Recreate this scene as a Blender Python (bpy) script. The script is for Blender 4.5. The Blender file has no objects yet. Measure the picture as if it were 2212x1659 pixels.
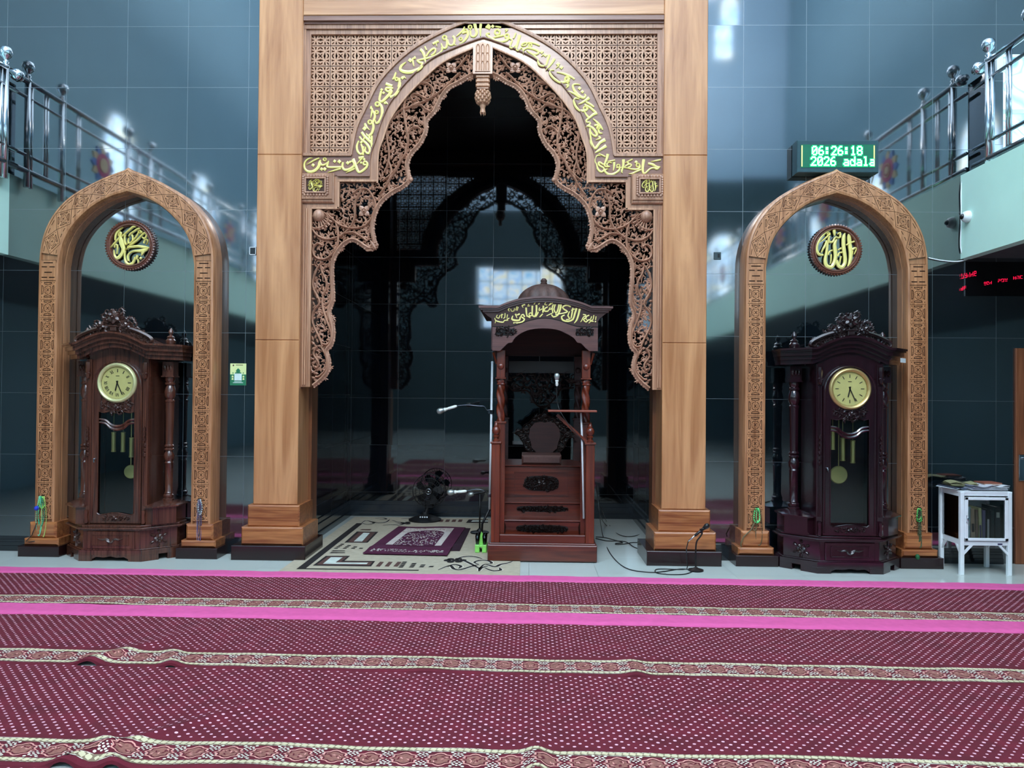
import bpy, math, random
from mathutils import Vector, Matrix, noise
from mathutils.geometry import delaunay_2d_cdt, tessellate_polygon
SC = bpy.context.scene
COL = SC.collection
PI = math.pi
sin, cos = math.sin, math.cos
# ---------------------------------------------------------------- camera
YAW, PITCH, ROLL, FPX, HC = .022, .0117, .0086, 1600.0, 1.58
W_, H_ = 2212, 1659
_cy, _sy = cos(YAW), sin(YAW)
FW = Vector((-_sy*cos(PITCH), _cy*cos(PITCH), sin(PITCH)))
RT = Vector((_cy, _sy, 0))
UP = RT.cross(FW)
R_ = RT*cos(ROLL) + UP*sin(ROLL)
U_ = -RT*sin(ROLL) + UP*cos(ROLL)
CAM = Vector((0, 0, HC))
def ray(x, y): return FW*FPX + R_*(x-W_/2) - U_*(y-H_/2)
def P(x, y, Y):                     # point of the photo on the plane at depth Y
    d = ray(x, y); return CAM + d*(Y/d.y)
def P2(x, y, Y):
    p = P(x, y, Y); return (p.x, p.z)
def F(x, y, z=0.0):                 # point of the photo on the floor
    d = ray(x, y); return CAM + d*((z-HC)/d.z)
def PX(x, y, X):                    # point of the photo on a side plane
    d = ray(x, y); return CAM + d*(X/d.x)
cd = bpy.data.cameras.new('camera'); cam = bpy.data.objects.new('camera', cd); COL.objects.link(cam)
cd.sensor_fit = 'HORIZONTAL'; cd.sensor_width = 36; cd.lens = 36*FPX/W_; cd.clip_start = .05; cd.clip_end = 200
cam.matrix_world = Matrix(((R_.x, U_.x, -FW.x, 0), (R_.y, U_.y, -FW.y, 0), (R_.z, U_.z, -FW.z, HC), (0, 0, 0, 1)))
SC.camera = cam
SC.view_settings.view_transform = 'Standard'
SC.view_settings.look = 'None'
SC.view_settings.exposure = -.14
for k_, v_ in (('max_bounces', 6), ('diffuse_bounces', 3), ('glossy_bounces', 3), ('transmission_bounces', 3), ('transparent_max_bounces', 8)): setattr(SC.cycles, k_, v_)
SC.cycles.caustics_reflective = False; SC.cycles.caustics_refractive = False; SC.cycles.sample_clamp_indirect = 6
# ---------------------------------------------------------------- colours / materials
def lin(c):
    return tuple(((v/255)/12.92 if v/255 <= .04045 else ((v/255+.055)/1.055)**2.4) for v in c) + (1,)
def new_mat(name):
    m = bpy.data.materials.new(name); m.use_nodes = True
    nt = m.node_tree; b = nt.nodes['Principled BSDF']
    return m, nt, b
def mat(name, c, rough=.5, metal=0, spec=.5, emis=None, es=1, ior=1.5, noise_amt=.12, scale=12, coat=0):
    m, nt, b = new_mat(name)
    b.inputs['Roughness'].default_value = rough; b.inputs['Metallic'].default_value = metal
    b.inputs['IOR'].default_value = ior; b.inputs['Coat Weight'].default_value = coat
    b.inputs['Coat Roughness'].default_value = .12
    N = nt.nodes.new('ShaderNodeTexNoise'); N.inputs['Scale'].default_value = scale; N.inputs['Detail'].default_value = 3
    tc = nt.nodes.new('ShaderNodeTexCoord'); nt.links.new(tc.outputs['Object'], N.inputs['Vector'])
    r = nt.nodes.new('ShaderNodeValToRGB'); c = lin(c)
    r.color_ramp.elements[0].position = .3; r.color_ramp.elements[1].position = .7
    r.color_ramp.elements[0].color = tuple(v*(1-noise_amt) for v in c[:3])+(1,)
    r.color_ramp.elements[1].color = tuple(min(1, v*(1+noise_amt)) for v in c[:3])+(1,)
    nt.links.new(N.outputs['Fac'], r.inputs['Fac']); nt.links.new(r.outputs['Color'], b.inputs['Base Color'])
    if emis:
        b.inputs['Emission Color'].default_value = lin(emis); b.inputs['Emission Strength'].default_value = es
    return m
def wood(name, dark, light, rough=.35, axis='Z', scale=1.0, ring=.5, coat=.2, bump=.05):
    m, nt, b = new_mat(name)
    nn = nt.nodes.new; L = nt.links.new
    tc = nn('ShaderNodeTexCoord'); mp = nn('ShaderNodeMapping')
    s = [9*scale]*3; s['XYZ'.index(axis)] = .8*scale
    mp.inputs['Scale'].default_value = s
    L(tc.outputs['Object'], mp.inputs['Vector'])
    n1 = nn('ShaderNodeTexNoise'); n1.inputs['Scale'].default_value = 1.3; n1.inputs['Detail'].default_value = 5; n1.inputs['Distortion'].default_value = 1.4
    L(mp.outputs['Vector'], n1.inputs['Vector'])
    mp2 = nn('ShaderNodeMapping'); s2 = [70*scale]*3; s2['XYZ'.index(axis)] = 2.5*scale; mp2.inputs['Scale'].default_value = s2
    L(tc.outputs['Object'], mp2.inputs['Vector'])
    n2 = nn('ShaderNodeTexNoise'); n2.inputs['Scale'].default_value = 1.0; n2.inputs['Detail'].default_value = 3
    L(mp2.outputs['Vector'], n2.inputs['Vector'])
    mx = nn('ShaderNodeMath'); mx.operation = 'MULTIPLY_ADD'; mx.inputs[1].default_value = ring
    sc = nn('ShaderNodeMath'); sc.operation = 'MULTIPLY'; sc.inputs[1].default_value = 1-ring
    L(n2.outputs['Fac'], sc.inputs[0]); L(n1.outputs['Fac'], mx.inputs[0]); L(sc.outputs[0], mx.inputs[2])
    r = nn('ShaderNodeValToRGB'); r.color_ramp.elements[0].position = .36; r.color_ramp.elements[1].position = .62
    r.color_ramp.elements[0].color = lin(dark); r.color_ramp.elements[1].color = lin(light)
    L(mx.outputs[0], r.inputs['Fac']); L(r.outputs['Color'], b.inputs['Base Color'])
    b.inputs['Roughness'].default_value = rough; b.inputs['Coat Weight'].default_value = coat; b.inputs['Coat Roughness'].default_value = .15
    bp = nn('ShaderNodeBump'); bp.inputs['Strength'].default_value = bump; bp.inputs['Distance'].default_value = .01
    L(mx.outputs[0], bp.inputs['Height']); L(bp.outputs['Normal'], b.inputs['Normal'])
    return m
def tilemat(name, base, size, off, axes, line, rough=.06, ior=1.9, lw=.004, var=.25, rough_var=.02):
    """glossy square tiles; grout lines from world position"""
    m, nt, b = new_mat(name); nn = nt.nodes.new; L = nt.links.new
    g = nn('ShaderNodeNewGeometry'); sp = nn('ShaderNodeSeparateXYZ'); L(g.outputs['Position'], sp.inputs[0])
    ms = []; cells = []
    for k, ax in enumerate(axes):
        a = nn('ShaderNodeMath'); a.operation = 'ADD'; a.inputs[1].default_value = -off[k]+600*size; L(sp.outputs['XYZ'.index(ax)], a.inputs[0])
        d = nn('ShaderNodeMath'); d.operation = 'DIVIDE'; d.inputs[1].default_value = size; L(a.outputs[0], d.inputs[0])
        fr = nn('ShaderNodeMath'); fr.operation = 'FRACT'; L(d.outputs[0], fr.inputs[0])
        fl = nn('ShaderNodeMath'); fl.operation = 'FLOOR'; L(d.outputs[0], fl.inputs[0]); cells.append(fl)
        s = nn('ShaderNodeMath'); s.operation = 'SUBTRACT'; s.inputs[1].default_value = .5; L(fr.outputs[0], s.inputs[0])
        ab = nn('ShaderNodeMath'); ab.operation = 'ABSOLUTE'; L(s.outputs[0], ab.inputs[0])
        gt = nn('ShaderNodeMath'); gt.operation = 'GREATER_THAN'; gt.inputs[1].default_value = .5-lw/size/2; L(ab.outputs[0], gt.inputs[0])
        ms.append(gt)
    mxx = nn('ShaderNodeMath'); mxx.operation = 'MAXIMUM'; L(ms[0].outputs[0], mxx.inputs[0]); L(ms[1].outputs[0], mxx.inputs[1])
    cmb = nn('ShaderNodeCombineXYZ'); L(cells[0].outputs[0], cmb.inputs[0]); L(cells[1].outputs[0], cmb.inputs[1])
    wn = nn('ShaderNodeTexWhiteNoise'); wn.noise_dimensions = '3D'; L(cmb.outputs[0], wn.inputs['Vector'])
    c = lin(base)
    r = nn('ShaderNodeValToRGB'); r.color_ramp.elements[0].color = tuple(v*(1-var) for v in c[:3])+(1,); r.color_ramp.elements[1].color = tuple(v*(1+var) for v in c[:3])+(1,)
    L(wn.outputs['Value'], r.inputs['Fac'])
    mix = nn('ShaderNodeMix'); mix.data_type = 'RGBA'; L(mxx.outputs[0], mix.inputs[0]); L(r.outputs['Color'], mix.inputs[6]); mix.inputs[7].default_value = lin(line)
    L(mix.outputs[2], b.inputs['Base Color'])
    N = nn('ShaderNodeTexNoise'); N.inputs['Scale'].default_value = 1.1
    L(g.outputs['Position'], N.inputs['Vector'])
    mr = nn('ShaderNodeMapRange'); mr.inputs[3].default_value = rough; mr.inputs[4].default_value = rough+rough_var; L(N.outputs['Fac'], mr.inputs[0])
    rg = nn('ShaderNodeMath'); rg.operation = 'MAXIMUM'; L(mr.outputs[0], rg.inputs[0])
    q = nn('ShaderNodeMath'); q.operation = 'MULTIPLY'; q.inputs[1].default_value = .4; L(mxx.outputs[0], q.inputs[0]); L(q.outputs[0], rg.inputs[1])
    L(rg.outputs[0], b.inputs['Roughness']); b.inputs['IOR'].default_value = ior
    # every tile leans a hair differently, so reflections break at the joints
    vs = nn('ShaderNodeVectorMath'); vs.operation = 'SUBTRACT'; vs.inputs[1].default_value = (.5, .5, .5); L(wn.outputs['Color'], vs.inputs[0])
    vm = nn('ShaderNodeVectorMath'); vm.operation = 'SCALE'; vm.inputs['Scale'].default_value = .006; L(vs.outputs[0], vm.inputs[0])
    va = nn('ShaderNodeVectorMath'); va.operation = 'ADD'; L(g.outputs['Normal'], va.inputs[0]); L(vm.outputs[0], va.inputs[1])
    L(va.outputs[0], b.inputs['Normal'])
    return m
M = {}
M['teak'] = wood('teak', (166, 109, 68), (207, 150, 103), .3, 'Z', .5, .75, .35)
M['teak_h'] = wood('teak_h', (162, 108, 70), (206, 152, 108), .3, 'X', .5, .75, .35)
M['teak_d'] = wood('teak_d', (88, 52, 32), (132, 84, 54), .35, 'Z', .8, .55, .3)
M['base_wood'] = wood('base_wood', (124, 66, 36), (186, 122, 74), .3, 'X', 1.1, .6, .4)
M['carve'] = wood('carve', (146, 104, 82), (194, 148, 122), .42, 'Z', 1.0, .5, .15)
M['carve_l'] = wood('carve_l', (160, 112, 82), (204, 156, 122), .42, 'Z', 1.0, .5, .15)
M['band'] = wood('band', (116, 78, 62), (146, 104, 86), .35, 'X', 1.0, .5, .25)
M['mould'] = wood('mould', (140, 96, 70), (186, 138, 106), .32, 'Z', 1.0, .5, .3)
M['arch'] = wood('arch', (144, 94, 60), (194, 138, 96), .36, 'Z', 1.1, .5, .25)
M['groove'] = mat('groove', (62, 34, 22), .7)  # darker brown in carved grooves, recess shade put into the colour
M['plinth'] = mat('plinth', (34, 15, 16), .25, coat=.3)
M['gold'] = mat('gold', (238, 226, 134), .32, spec=.6, noise_amt=.05, coat=.3)
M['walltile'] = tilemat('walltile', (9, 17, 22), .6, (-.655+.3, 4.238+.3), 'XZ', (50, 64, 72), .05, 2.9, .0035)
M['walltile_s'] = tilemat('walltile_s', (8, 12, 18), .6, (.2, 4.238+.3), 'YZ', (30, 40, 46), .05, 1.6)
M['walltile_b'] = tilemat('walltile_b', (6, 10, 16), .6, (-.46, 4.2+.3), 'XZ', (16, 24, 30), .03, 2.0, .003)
M['floor'] = tilemat('floor', (196, 206, 200), .6, (.02, 6.55), 'XY', (120, 132, 128), .07, 1.6, .004, .03)
M['skirt'] = mat('skirt', (20, 24, 30), .12, ior=1.7)
M['mint'] = mat('mint', (208, 250, 236), .6, noise_amt=.03, scale=2)
M['plaster'] = mat('plaster', (132, 160, 172), .8, noise_amt=.03, scale=1)
M['steel'] = mat('steel', (205, 212, 218), .16, metal=1, noise_amt=.04)
M['chrome_dark'] = mat('chrome_dark', (90, 96, 104), .2, metal=1)
M['black'] = mat('black', (12, 12, 14), .4)
M['blackgloss'] = mat('blackgloss', (8, 8, 10), .15)
M['white'] = mat('white', (232, 240, 244), .35, noise_amt=.03)
M['pink'] = mat('pink', (212, 88, 150), .85, noise_amt=.06, scale=20)
M['burg'] = mat('burg', (96, 18, 36), .95, noise_amt=.22, scale=9)
M['burg_d'] = mat('burg_d', (70, 14, 36), .95, noise_amt=.2)
M['dot'] = mat('dot', (232, 176, 192), .9, noise_amt=.1)
M['cream'] = mat('cream', (206, 196, 160), .9, noise_amt=.1)
M['creamw'] = mat('creamw', (226, 214, 200), .9, noise_amt=.1)
M['taupe'] = mat('taupe', (142, 92, 82), .9, noise_amt=.25, scale=60)
M['pinkline'] = mat('pinkline', (214, 150, 140), .9)
M['ropeshade'] = mat('ropeshade', (128, 110, 88), .9)
# ---------------------------------------------------------------- mesh builder
class MB:
    def __init__(s): s.v = []; s.f = []; s.m = []
    def add(s, vs, fs, mi=0):
        o = len(s.v); s.v += [tuple(v) for v in vs]; s.f += [tuple(i+o for i in f) for f in fs]; s.m += [mi]*len(fs); return s
    def box(s, x0, x1, y0, y1, z0, z1, mi=0):
        return s.add([(x0,y0,z0),(x1,y0,z0),(x1,y1,z0),(x0,y1,z0),(x0,y0,z1),(x1,y0,z1),(x1,y1,z1),(x0,y1,z1)],
                     [(0,3,2,1),(4,5,6,7),(0,1,5,4),(1,2,6,5),(2,3,7,6),(3,0,4,7)], mi)
    def bbox(s, x0, x1, y0, y1, z0, z1, b=.004, mi=0):
        """box with chamfered front edges"""
        b = min(b, abs(x1-x0)/3, abs(z1-z0)/3, abs(y1-y0)/3)
        vs = [(x0,y1,z0),(x1,y1,z0),(x1,y1,z1),(x0,y1,z1),(x0,y0+b,z0),(x1,y0+b,z0),(x1,y0+b,z1),(x0,y0+b,z1),
              (x0+b,y0,z0+b),(x1-b,y0,z0+b),(x1-b,y0,z1-b),(x0+b,y0,z1-b)]
        return s.add(vs, [(0,3,2,1),(0,1,5,4),(1,2,6,5),(2,3,7,6),(3,0,4,7),(4,5,9,8),(5,6,10,9),(6,7,11,10),(7,4,8,11),(8,9,10,11)], mi)
    def prism(s, poly, y0, y1, mi=0, holes=(), back=True):
        """polygon in XZ extruded along Y"""
        loops = [list(poly)]+[list(h) for h in holes]
        pts = [p for l in loops for p in l]
        tri = tessellate_polygon([[Vector((p[0], p[1], 0)) for p in l] for l in loops])
        n = len(pts); vs = [(p[0], y0, p[1]) for p in pts]+[(p[0], y1, p[1]) for p in pts]; fs = []
        for t in tri:
            a, b, c = (Vector((pts[i][0], pts[i][1])) for i in t)
            cr = (b-a).cross(c-a)
            t2 = t if cr > 0 else t[::-1]
            fs.append(tuple(t2))
            if back: fs.append(tuple(i+n for i in t2[::-1]))
        o = 0
        for l in loops:
            k = len(l)
            for i in range(k): j = (i+1) % k; fs.append((o+i, o+j, n+o+j, n+o+i))
            o += k
        return s.add(vs, fs, mi)
    def hprism(s, poly, z0, z1, mi=0):
        """polygon in XY extruded along Z"""
        n = len(poly); vs = [(p[0], p[1], z0) for p in poly]+[(p[0], p[1], z1) for p in poly]
        return s.add(vs, [tuple(range(n))[::-1], tuple(range(n, 2*n))]+[(i, (i+1) % n, n+(i+1) % n, n+i) for i in range(n)], mi)
    def lathe(s, prof, c=(0,0,0), n=20, axis='Z', mi=0, sx=1, sy=1, twist=0, flute=0, nf=6):
        """profile of (r, h)"""
        vs = []; fs = []
        for k, (r, h) in enumerate(prof):
            for i in range(n):
                a = 2*PI*i/n
                rr = r*(1+flute*cos(nf*(a+twist*h)))
                p = (rr*cos(a)*sx, rr*sin(a)*sy, h)
                if axis == 'Y': p = (p[0], p[2], p[1])
                elif axis == 'X': p = (p[2], p[0], p[1])
                vs.append((p[0]+c[0], p[1]+c[1], p[2]+c[2]))
        for k in range(len(prof)-1):
            for i in range(n):
                j = (i+1) % n; fs.append((k*n+i, k*n+j, (k+1)*n+j, (k+1)*n+i))
        fs.append(tuple(range(n))[::-1]); fs.append(tuple((len(prof)-1)*n+i for i in range(n)))
        return s.add(vs, fs, mi)
    def ball(s, c, r, n=10, m=6, mi=0, sx=1, sy=1, sz=1):
        prof = [(max(r*sin(PI*k/m), r*.02), -r*cos(PI*k/m)*sz) for k in range(m+1)]
        return s.lathe(prof, c, n, mi=mi, sx=sx, sy=sy)
    def tube(s, pts, r, n=6, mi=0, closed=False):
        pts = [Vector(p) for p in pts]; k = len(pts)
        rs = r if isinstance(r, (list, tuple)) else [r]*k
        vs = []; ref = None
        for i, p in enumerate(pts):
            if closed: t = pts[(i+1) % k]-pts[i-1]
            else: t = pts[min(i+1, k-1)]-pts[max(i-1, 0)]
            if t.length < 1e-9: t = Vector((0, 0, 1))
            t.normalize()
            if ref is None: ref = t.orthogonal().normalized()
            u = ref-t*ref.dot(t)
            if u.length < 1e-6: u = t.orthogonal()
            u.normalize(); ref = u; w = t.cross(u)
            for j in range(n):
                a = 2*PI*j/n; vs.append(p+u*(cos(a)*rs[i])+w*(sin(a)*rs[i]))
        fs = []
        for i in range(k if closed else k-1):
            i2 = (i+1) % k
            for j in range(n): j2 = (j+1) % n; fs.append((i*n+j, i*n+j2, i2*n+j2, i2*n+j))
        if not closed: fs.append(tuple(range(n))[::-1]); fs.append(tuple((k-1)*n+j for j in range(n)))
        return s.add(vs, fs, mi)
    def stroke(s, pts, yb, h, mi=0, sub=4, smooth=True, flat=.55, mapf=None, back=False):
        """brush stroke in XZ: points (x, z, width); domed ribbon raised by h toward -Y"""
        q = spline(pts, sub) if smooth and len(pts) > 2 else [tuple(p) for p in pts]
        n = len(q); vs = []; fs = []
        for i, (x, z, w) in enumerate(q):
            a = q[max(i-1, 0)]; b = q[min(i+1, n-1)]
            tx, tz = b[0]-a[0], b[1]-a[1]; l = math.hypot(tx, tz) or 1; nx, nz = -tz/l, tx/l
            hw = w/2; yy = yb
            vs += [(x+nx*hw, yb, z+nz*hw), (x+nx*hw*.92, yb-h*flat, z+nz*hw*.92), (x, yb-h, z), (x-nx*hw*.92, yb-h*flat, z-nz*hw*.92), (x-nx*hw, yb, z-nz*hw)]
        for i in range(n-1):
            for j in range(4): fs.append((i*5+j, (i+1)*5+j, (i+1)*5+j+1, i*5+j+1))
            if back: fs.append((i*5+4, (i+1)*5+4, (i+1)*5, i*5))
        fs.append((0, 1, 2, 3, 4)); e = (n-1)*5; fs.append((e+4, e+3, e+2, e+1, e))
        return s.add(vs, fs, mi)
    def diamond(s, x, z, w, yb, h, mi=0, rot=0):
        r = w*.5; vs = [(x, yb-h, z)]
        for k in range(4):
            a = rot+k*PI/2; vs.append((x+r*cos(a), yb-h*.7, z+r*sin(a)))
        for k in range(4):
            a = rot+k*PI/2; vs.append((x+r*cos(a), yb, z+r*sin(a)))
        return s.add(vs, [(0, k+1, (k+1) % 4+1) for k in range(4)]+[(k+1, k+5, (k+1) % 4+5, (k+1) % 4+1) for k in range(4)], mi)
    def ring(s, x, z, r, w, yb, h, mi=0, n=12, sx=1, sz=1):
        pts = [(x+r*sx*cos(2*PI*i/n), z+r*sz*sin(2*PI*i/n), w) for i in range(n+1)]
        return s.stroke(pts, yb, h, mi, smooth=False)
    def xf(s, fn): s.v = [tuple(fn(*v)) for v in s.v]; return s
    def flip(s): s.f = [f[::-1] for f in s.f]; return s
    def build(s, name, mats, parent=None, smooth=False, bevel=0, loc=None):
        me = bpy.data.meshes.new(name); me.from_pydata(s.v, [], s.f)
        if not isinstance(mats, (list, tuple)): mats = [mats]
        for m in mats: me.materials.append(M[m] if isinstance(m, str) else m)
        me.polygons.foreach_set('material_index', s.m)
        if smooth is True: me.polygons.foreach_set('use_smooth', [True]*len(s.f))
        me.update()
        if smooth == 'auto':
            me.polygons.foreach_set('use_smooth', [True]*len(s.f)); me.set_sharp_from_angle(angle=math.radians(38))
        o = bpy.data.objects.new(name, me); COL.objects.link(o)
        if parent: o.parent = parent
        if loc: o.location = loc
        if bevel:
            b = o.modifiers.new('bevel', 'BEVEL'); b.width = bevel; b.segments = 2; b.limit_method = 'ANGLE'; b.angle_limit = .7
        return o
def spline(pts, sub=4):
    P_ = [tuple(p) for p in pts]; out = []; n = len(P_)
    for i in range(n-1):
        p0 = P_[max(i-1, 0)]; p1 = P_[i]; p2 = P_[i+1]; p3 = P_[min(i+2, n-1)]
        for k in range(sub):
            t = k/sub
            out.append(tuple(.5*(2*b+(c-a)*t+(2*a-5*b+4*c-d)*t*t+(3*b-a-3*c+d)*t**3) for a, b, c, d in zip(p0, p1, p2, p3)))
    out.append(P_[-1]); return out
def resample(pl, n):
    L = [0]
    for a, b in zip(pl, pl[1:]): L.append(L[-1]+math.dist(a, b))
    out = []; j = 0
    for i in range(n):
        s = L[-1]*i/(n-1)
        while j < len(L)-2 and L[j+1] < s: j += 1
        t = (s-L[j])/((L[j+1]-L[j]) or 1)
        out.append(tuple(x+(y-x)*t for x, y in zip(pl[j], pl[j+1])))
    return out
def inside(p, poly):
    x, y = p; c = False; n = len(poly); j = n-1
    for i in range(n):
        xi, yi = poly[i]; xj, yj = poly[j]
        if (yi > y) != (yj > y) and x < (xj-xi)*(y-yi)/(yj-yi)+xi: c = not c
        j = i
    return c
def dist_poly(p, pl, closed=False):
    best = 9e9; q = pl+[pl[0]] if closed else pl
    for a, b in zip(q, q[1:]):
        dx, dy = b[0]-a[0], b[1]-a[1]; l = dx*dx+dy*dy or 1e-12
        t = max(0, min(1, ((p[0]-a[0])*dx+(p[1]-a[1])*dy)/l))
        best = min(best, math.hypot(a[0]+dx*t-p[0], a[1]+dy*t-p[1]))
    return best
# ---------------------------------------------------------------- scene tree
def tag(o, label=None, cat=None, group=None, kind=None):
    if label: o['label'] = label
    if cat: o['category'] = cat
    if group: o['group'] = group
    if kind: o['kind'] = kind
    return o
def thing(name, label, cat, loc=(0,0,0), rz=0, group=None):
    o = bpy.data.objects.new(name, None); COL.objects.link(o); o.location = loc; o.rotation_euler = (0, 0, rz)
    o.empty_display_size = .1
    return tag(o, label, cat, group)
def struct(o): o['kind'] = 'structure'; return o
def kids(o): return [c for c in COL.objects if c.parent == o]
def relief_cells(outer, polys):
    """constrained triangulation of a unit cell; returns 2D verts, [(tri, flagged)]"""
    vs = []; fc = []
    for pl in [outer]+polys:
        if sum(a[0]*b[1]-b[0]*a[1] for a, b in zip(pl, pl[1:]+pl[:1])) < 0: pl = pl[::-1]
        o = len(vs); vs += [Vector((p[0], p[1])) for p in pl]; fc.append(list(range(o, o+len(pl))))
    v, e, f, _, _, fo = delaunay_2d_cdt(vs, [], fc, 1, 1e-5)
    out = []
    for t, src in zip(f, fo):
        if 0 not in src: continue
        out.append((tuple(t), any(k > 0 for k in src)))
    return [tuple(p) for p in v], out
def qline(x0, y0, x1, y1, w):
    l = math.hypot(x1-x0, y1-y0) or 1; nx, ny = -(y1-y0)/l*w/2, (x1-x0)/l*w/2
    return [(x0+nx, y0+ny), (x0-nx, y0-ny), (x1-nx, y1-ny), (x1+nx, y1+ny)]
def rotp(poly, a, s=1, dx=0, dy=0):
    c, d = cos(a), sin(a); return [((x*c-y*d)*s+dx, (x*d+y*c)*s+dy) for x, y in poly]
# ================================================================ ROOM
YW = 7.14; AX0, AX1, AB = -2.28, 1.37, 9.42; CX = -.457
def sbox(name, m, *a, parent=None, bevel=0): return struct(MB().box(*a).build(name, m, parent, bevel=bevel))
sbox('floor', 'floor', -8, 8.4, -10, 9.6, -.05, 0)
# front wall in pieces round the alcove, one mesh
w = MB().box(-8, AX0, YW, YW+.16, 0, 15).box(AX1, 8.4, YW, YW+.16, 0, 15).box(AX0, AX1, YW, YW+.16, 5.35, 15)
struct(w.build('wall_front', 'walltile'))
w = MB().box(AX0-.1, AX1+.1, AB, AB+.1, 0, 5.5)
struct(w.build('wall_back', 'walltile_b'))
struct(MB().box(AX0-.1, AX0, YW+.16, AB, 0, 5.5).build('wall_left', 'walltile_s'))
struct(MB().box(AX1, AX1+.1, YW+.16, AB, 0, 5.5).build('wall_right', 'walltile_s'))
struct(MB().box(AX0, AX1, YW+.16, AB, 5.35, 5.5).build('ceiling', 'black'))
sbox('wall_side_left', 'plaster', -8.1, -8, -10, YW, 0, 15)
sbox('wall_side_right', 'plaster', 8.4, 8.5, -10, YW, 0, 15)
M['plaster_d'] = mat('plaster_d', (74, 92, 96), .8, noise_amt=.05, scale=1)  # tone darkened so the rear wall's reflection in the alcove stays dim
sbox('wall_rear', 'plaster_d', -8, 8.4, -10.1, -10, 0, 8.6)
M['plaster_u'] = mat('plaster_u', (206, 228, 246), .8, noise_amt=.04, scale=.5)  # tone lightened so the upper reflections in the front tiles look bright
sbox('wall_rear_upper', 'plaster_u', -8, 8.4, -10.1, -10, 8.6, 15)
sbox('ceiling', 'plaster_u', -8, 8.4, -10, YW, 15, 15.1)
# skirting with three steps
def skirt(name, x0, x1):
    m = MB()
    for d, z0, z1 in ((.03, 0, .05), (.022, .05, .085), (.014, .085, .11), (.007, .11, .14)): m.box(x0, x1, YW-d, YW, z0, z1)
    struct(m.build(name, 'skirt'))
skirt('baseboard_left', -8, -2.62); skirt('baseboard_right', 1.67, 4.5)
m = MB()
for d, z0, z1 in ((.045, 0, .06), (.03, .06, .14), (.015, .14, .19)):
    m.box(AX0, AX1, AB-d, AB, z0, z1); m.box(AX0, AX0+d, YW+.38, AB, z0, z1); m.box(AX1-d, AX1, YW+.38, AB, z0, z1)
struct(m.build('baseboard_alcove', mat('skirt2', (30, 38, 46), .15, ior=1.7)))
# balconies on both sides
M['slab_under'] = mat('slab_under', (70, 74, 78), .7)
for nm, xa, xb, xf_ in (('trim_1', 4.11, 8.4, 4.11), ('trim_2', -8, -5.11, -5.11)):
    m = MB(); s = 1 if xa > 0 else -1
    m.box(xf_-(.1 if s < 0 else 0), xf_+(.1 if s > 0 else 0), -10, YW, 2.89, 3.69, 0)
    m.box(min(xa, xb)+(.1 if s > 0 else 0), max(xa, xb)-(.1 if s < 0 else 0), -10, YW, 3.45, 3.6, 0)
    m.box(min(xa, xb)+(.1 if s > 0 else 0), max(xa, xb)-(.1 if s < 0 else 0), -10, YW, 2.9, 2.93, 1)
    struct(m.build(nm, ['mint', 'slab_under']))
# dark tiled pier standing at the end of the right balcony
pq = PX(2083, 250, 4.16)
tag(MB().box(4.26, 4.42, 7.0, 7.14, 3.69, 4.62).build('tiled_pier', 'walltile'), 'short dark tiled pier against the wall at the end of the right balcony', 'pier')
tag(MB().box(-5.32, -5.16, 7.0, 7.14, 3.69, 4.62).build('tiled_pier', 'walltile'), 'short dark tiled pier against the wall at the end of the left balcony', 'pier')
# ---- stained glass
def glassmat(name, seed=0, es=2.2):
    m, nt, b = new_mat(name); nn = nt.nodes.new; L = nt.links.new
    tc = nn('ShaderNodeTexCoord'); v = nn('ShaderNodeTexNoise'); v.inputs['Scale'].default_value = 1.6; v.inputs['Distortion'].default_value = 2.2; v.inputs['Detail'].default_value = 1
    mp = nn('ShaderNodeMapping'); mp.inputs['Location'].default_value = (seed, seed*2, seed); L(tc.outputs['Object'], mp.inputs[0]); L(mp.outputs[0], v.inputs['Vector'])
    r = nn('ShaderNodeValToRGB'); cr = r.color_ramp
    for p, c in ((.3, (120, 190, 240)), (.42, (215, 238, 250)), (.5, (150, 200, 250)), (.58, (235, 245, 250)), (.66, (236, 226, 170)), (.75, (170, 215, 240))):
        e = cr.elements.new(p); e.color = lin(c)
    cr.elements.remove(cr.elements[0]); cr.elements.remove(cr.elements[-1])
    L(v.outputs['Fac'], r.inputs[0]); L(r.outputs[0], b.inputs['Emission Color']); L(r.outputs[0], b.inputs['Base Color'])
    b.inputs['Emission Strength'].default_value = es; b.inputs['Roughness'].default_value = .3
    return m
M['glass_a'] = glassmat('glass_a', 0, 1.1); M['glass_b'] = glassmat('glass_b', 3, 6.0); M['glass_c'] = glassmat('glass_c', 5, 7.0)
wn = 0
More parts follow.
